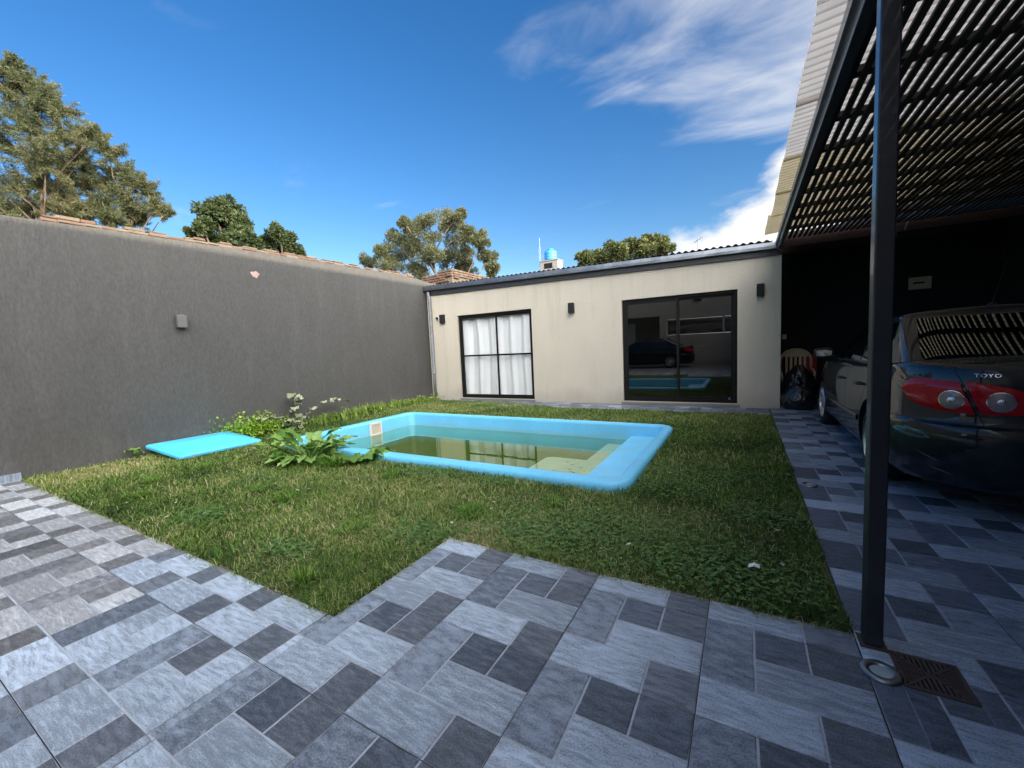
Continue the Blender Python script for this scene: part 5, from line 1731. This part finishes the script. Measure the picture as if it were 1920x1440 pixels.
FAR = [(-4.63, 20.36, 5.79, 0.5), (-4.4, 21.91, 6.12, 0.52), (-3.11, 20.39, 5.89, 0.53), (-2.58, 21.51, 6.16, 0.6), (-1.98, 21.86, 6.24, 0.55), (-1.33, 21.88, 6.2, 0.49), (-0.69, 20.69, 5.77, 0.3), (-2.8, 20.71, 5.48, 0.59), (-1.57, 21.05, 5.61, 0.53), (-4.01, 21.55, 5.61, 0.51)]


def cl_(lst):
    return [((x, y, z), r_) for x, y, z, r_ in lst]


tree('conifer_tree', 'tall feathery conifer with tan green sprays at the left, beyond the charcoal wall', (-11.5, 2.62, 0), cl_(CONIFER), 'needle', 215, .085, M['conifer'], .13, None, .028)
tree('conifer_tree', 'smaller thin conifer leaning right beside the tall feathery one, beyond the charcoal wall', (-10.5, 3.9, 0), cl_(CONIFER2), 'needle', 190, .085, M['conifer'], .06, None, .022)
tree('broadleaf_tree', 'dark green bushy broadleaf tree with dense crown above the middle of the wall', (-10.5, 6.1, 0), cl_(BROAD1), 'broad', 170, .11, M['dark_leaf'], .10)
tree('broadleaf_tree', 'smaller dark broadleaf tree right of the dense bushy one above the wall', (-11.5, 8.3, 0), cl_(BROAD2), 'broad', 150, .11, M['dark_leaf'], .07)
tree('olive_tree', 'wide grey green olive like tree behind the corner of wall and house', (-12.2, 18, 0), cl_(OLIVE), 'olive', 360, .14, M['olive_leaf'], .18)
tree('far_tree', 'flat topped green tree showing just above the house roof', (-2.4, 21, 0), cl_(FAR), 'broad', 190, .16, M['round_leaf'], .16)

# ------------------------------------------------------------------ things beyond the roof
blk = thing('tank_house', 'small pale concrete stair block under the blue tank, beyond the roof', 'building', (-8.6, 25.3, 0))
MB().box((-.62, -.45, -.1), (.62, .45, 6.98)).build('wall', M['concrete'], blk)
MB().box((-.66, -.5, 6.99), (.66, .5, 7.05)).build('coping', M['concrete'], blk)
MB().box((-.35, -.456, 6.5), (.25, -.40, 6.85)).build('opening', M['frame'], blk)
tk = thing('water_tank', 'round blue plastic water tank with lid on the pale block beyond the roof', 'tank', (-8.6, 25.2, 7.05))
MB().lathe([(.0005, .0), (.38, .0), (.41, .03), (.415, .16), (.40, .18), (.415, .20), (.415, .34), (.40, .36), (.415, .38), (.415, .52), (.37, .60), (.22, .68), (.20, .69)], 32).build('shell', M['tank'], tk, smooth=True)
MB().lathe([(.20, .69), (.215, .70), (.21, .74), (.0005, .77)], 24).build('lid', M['tank'], tk, smooth=True)
mast = thing('radio_mast', 'thin lattice radio mast standing left of the blue water tank', 'mast', (-9.28, 25.0, 0))
mm = MB()
for a in (90, 210, 330):
    mm.tube([(.09 * math.cos(R(a)), .09 * math.sin(R(a)), 0), (.05 * math.cos(R(a)), .05 * math.sin(R(a)), 8.0)], .013, 5)
mm.build('leg_tubes', M['galv_old'], mast)
br_ = MB()
for k in range(26):
    z = 5.0 + k * .115
    a, b_ = R(90 + 120 * (k % 3)), R(90 + 120 * ((k + 1) % 3))
    br_.tube([(.075 * math.cos(a), .075 * math.sin(a), z), (.075 * math.cos(b_), .075 * math.sin(b_), z + .11)], .008, 4)
br_.build('lattice_brace', M['galv_old'], mast)
MB().tube([(0, 0, 7.9), (0, 0, 8.6)], .014, 5).build('whip', M['galv_old'], mast)
ta = thing('tv_aerial', 'small television aerial on a thin pole above the house roof', 'aerial', (.79, 20.0, 0))
MB().tube([(0, 0, 0), (0, 0, 5.86)], .022, 6).build('pole', M['galv_old'], ta)
MB().tube([(-.16, 0, 5.70), (.18, 0, 5.88)], .016, 5).build('boom', M['galv_old'], ta)
for k in range(5):
    MB().tube([(-.14 + .075 * k, -.2, 5.71 + .04 * k), (-.14 + .075 * k, .2, 5.71 + .04 * k)], .007, 4).build('element', M['galv_old'], ta)
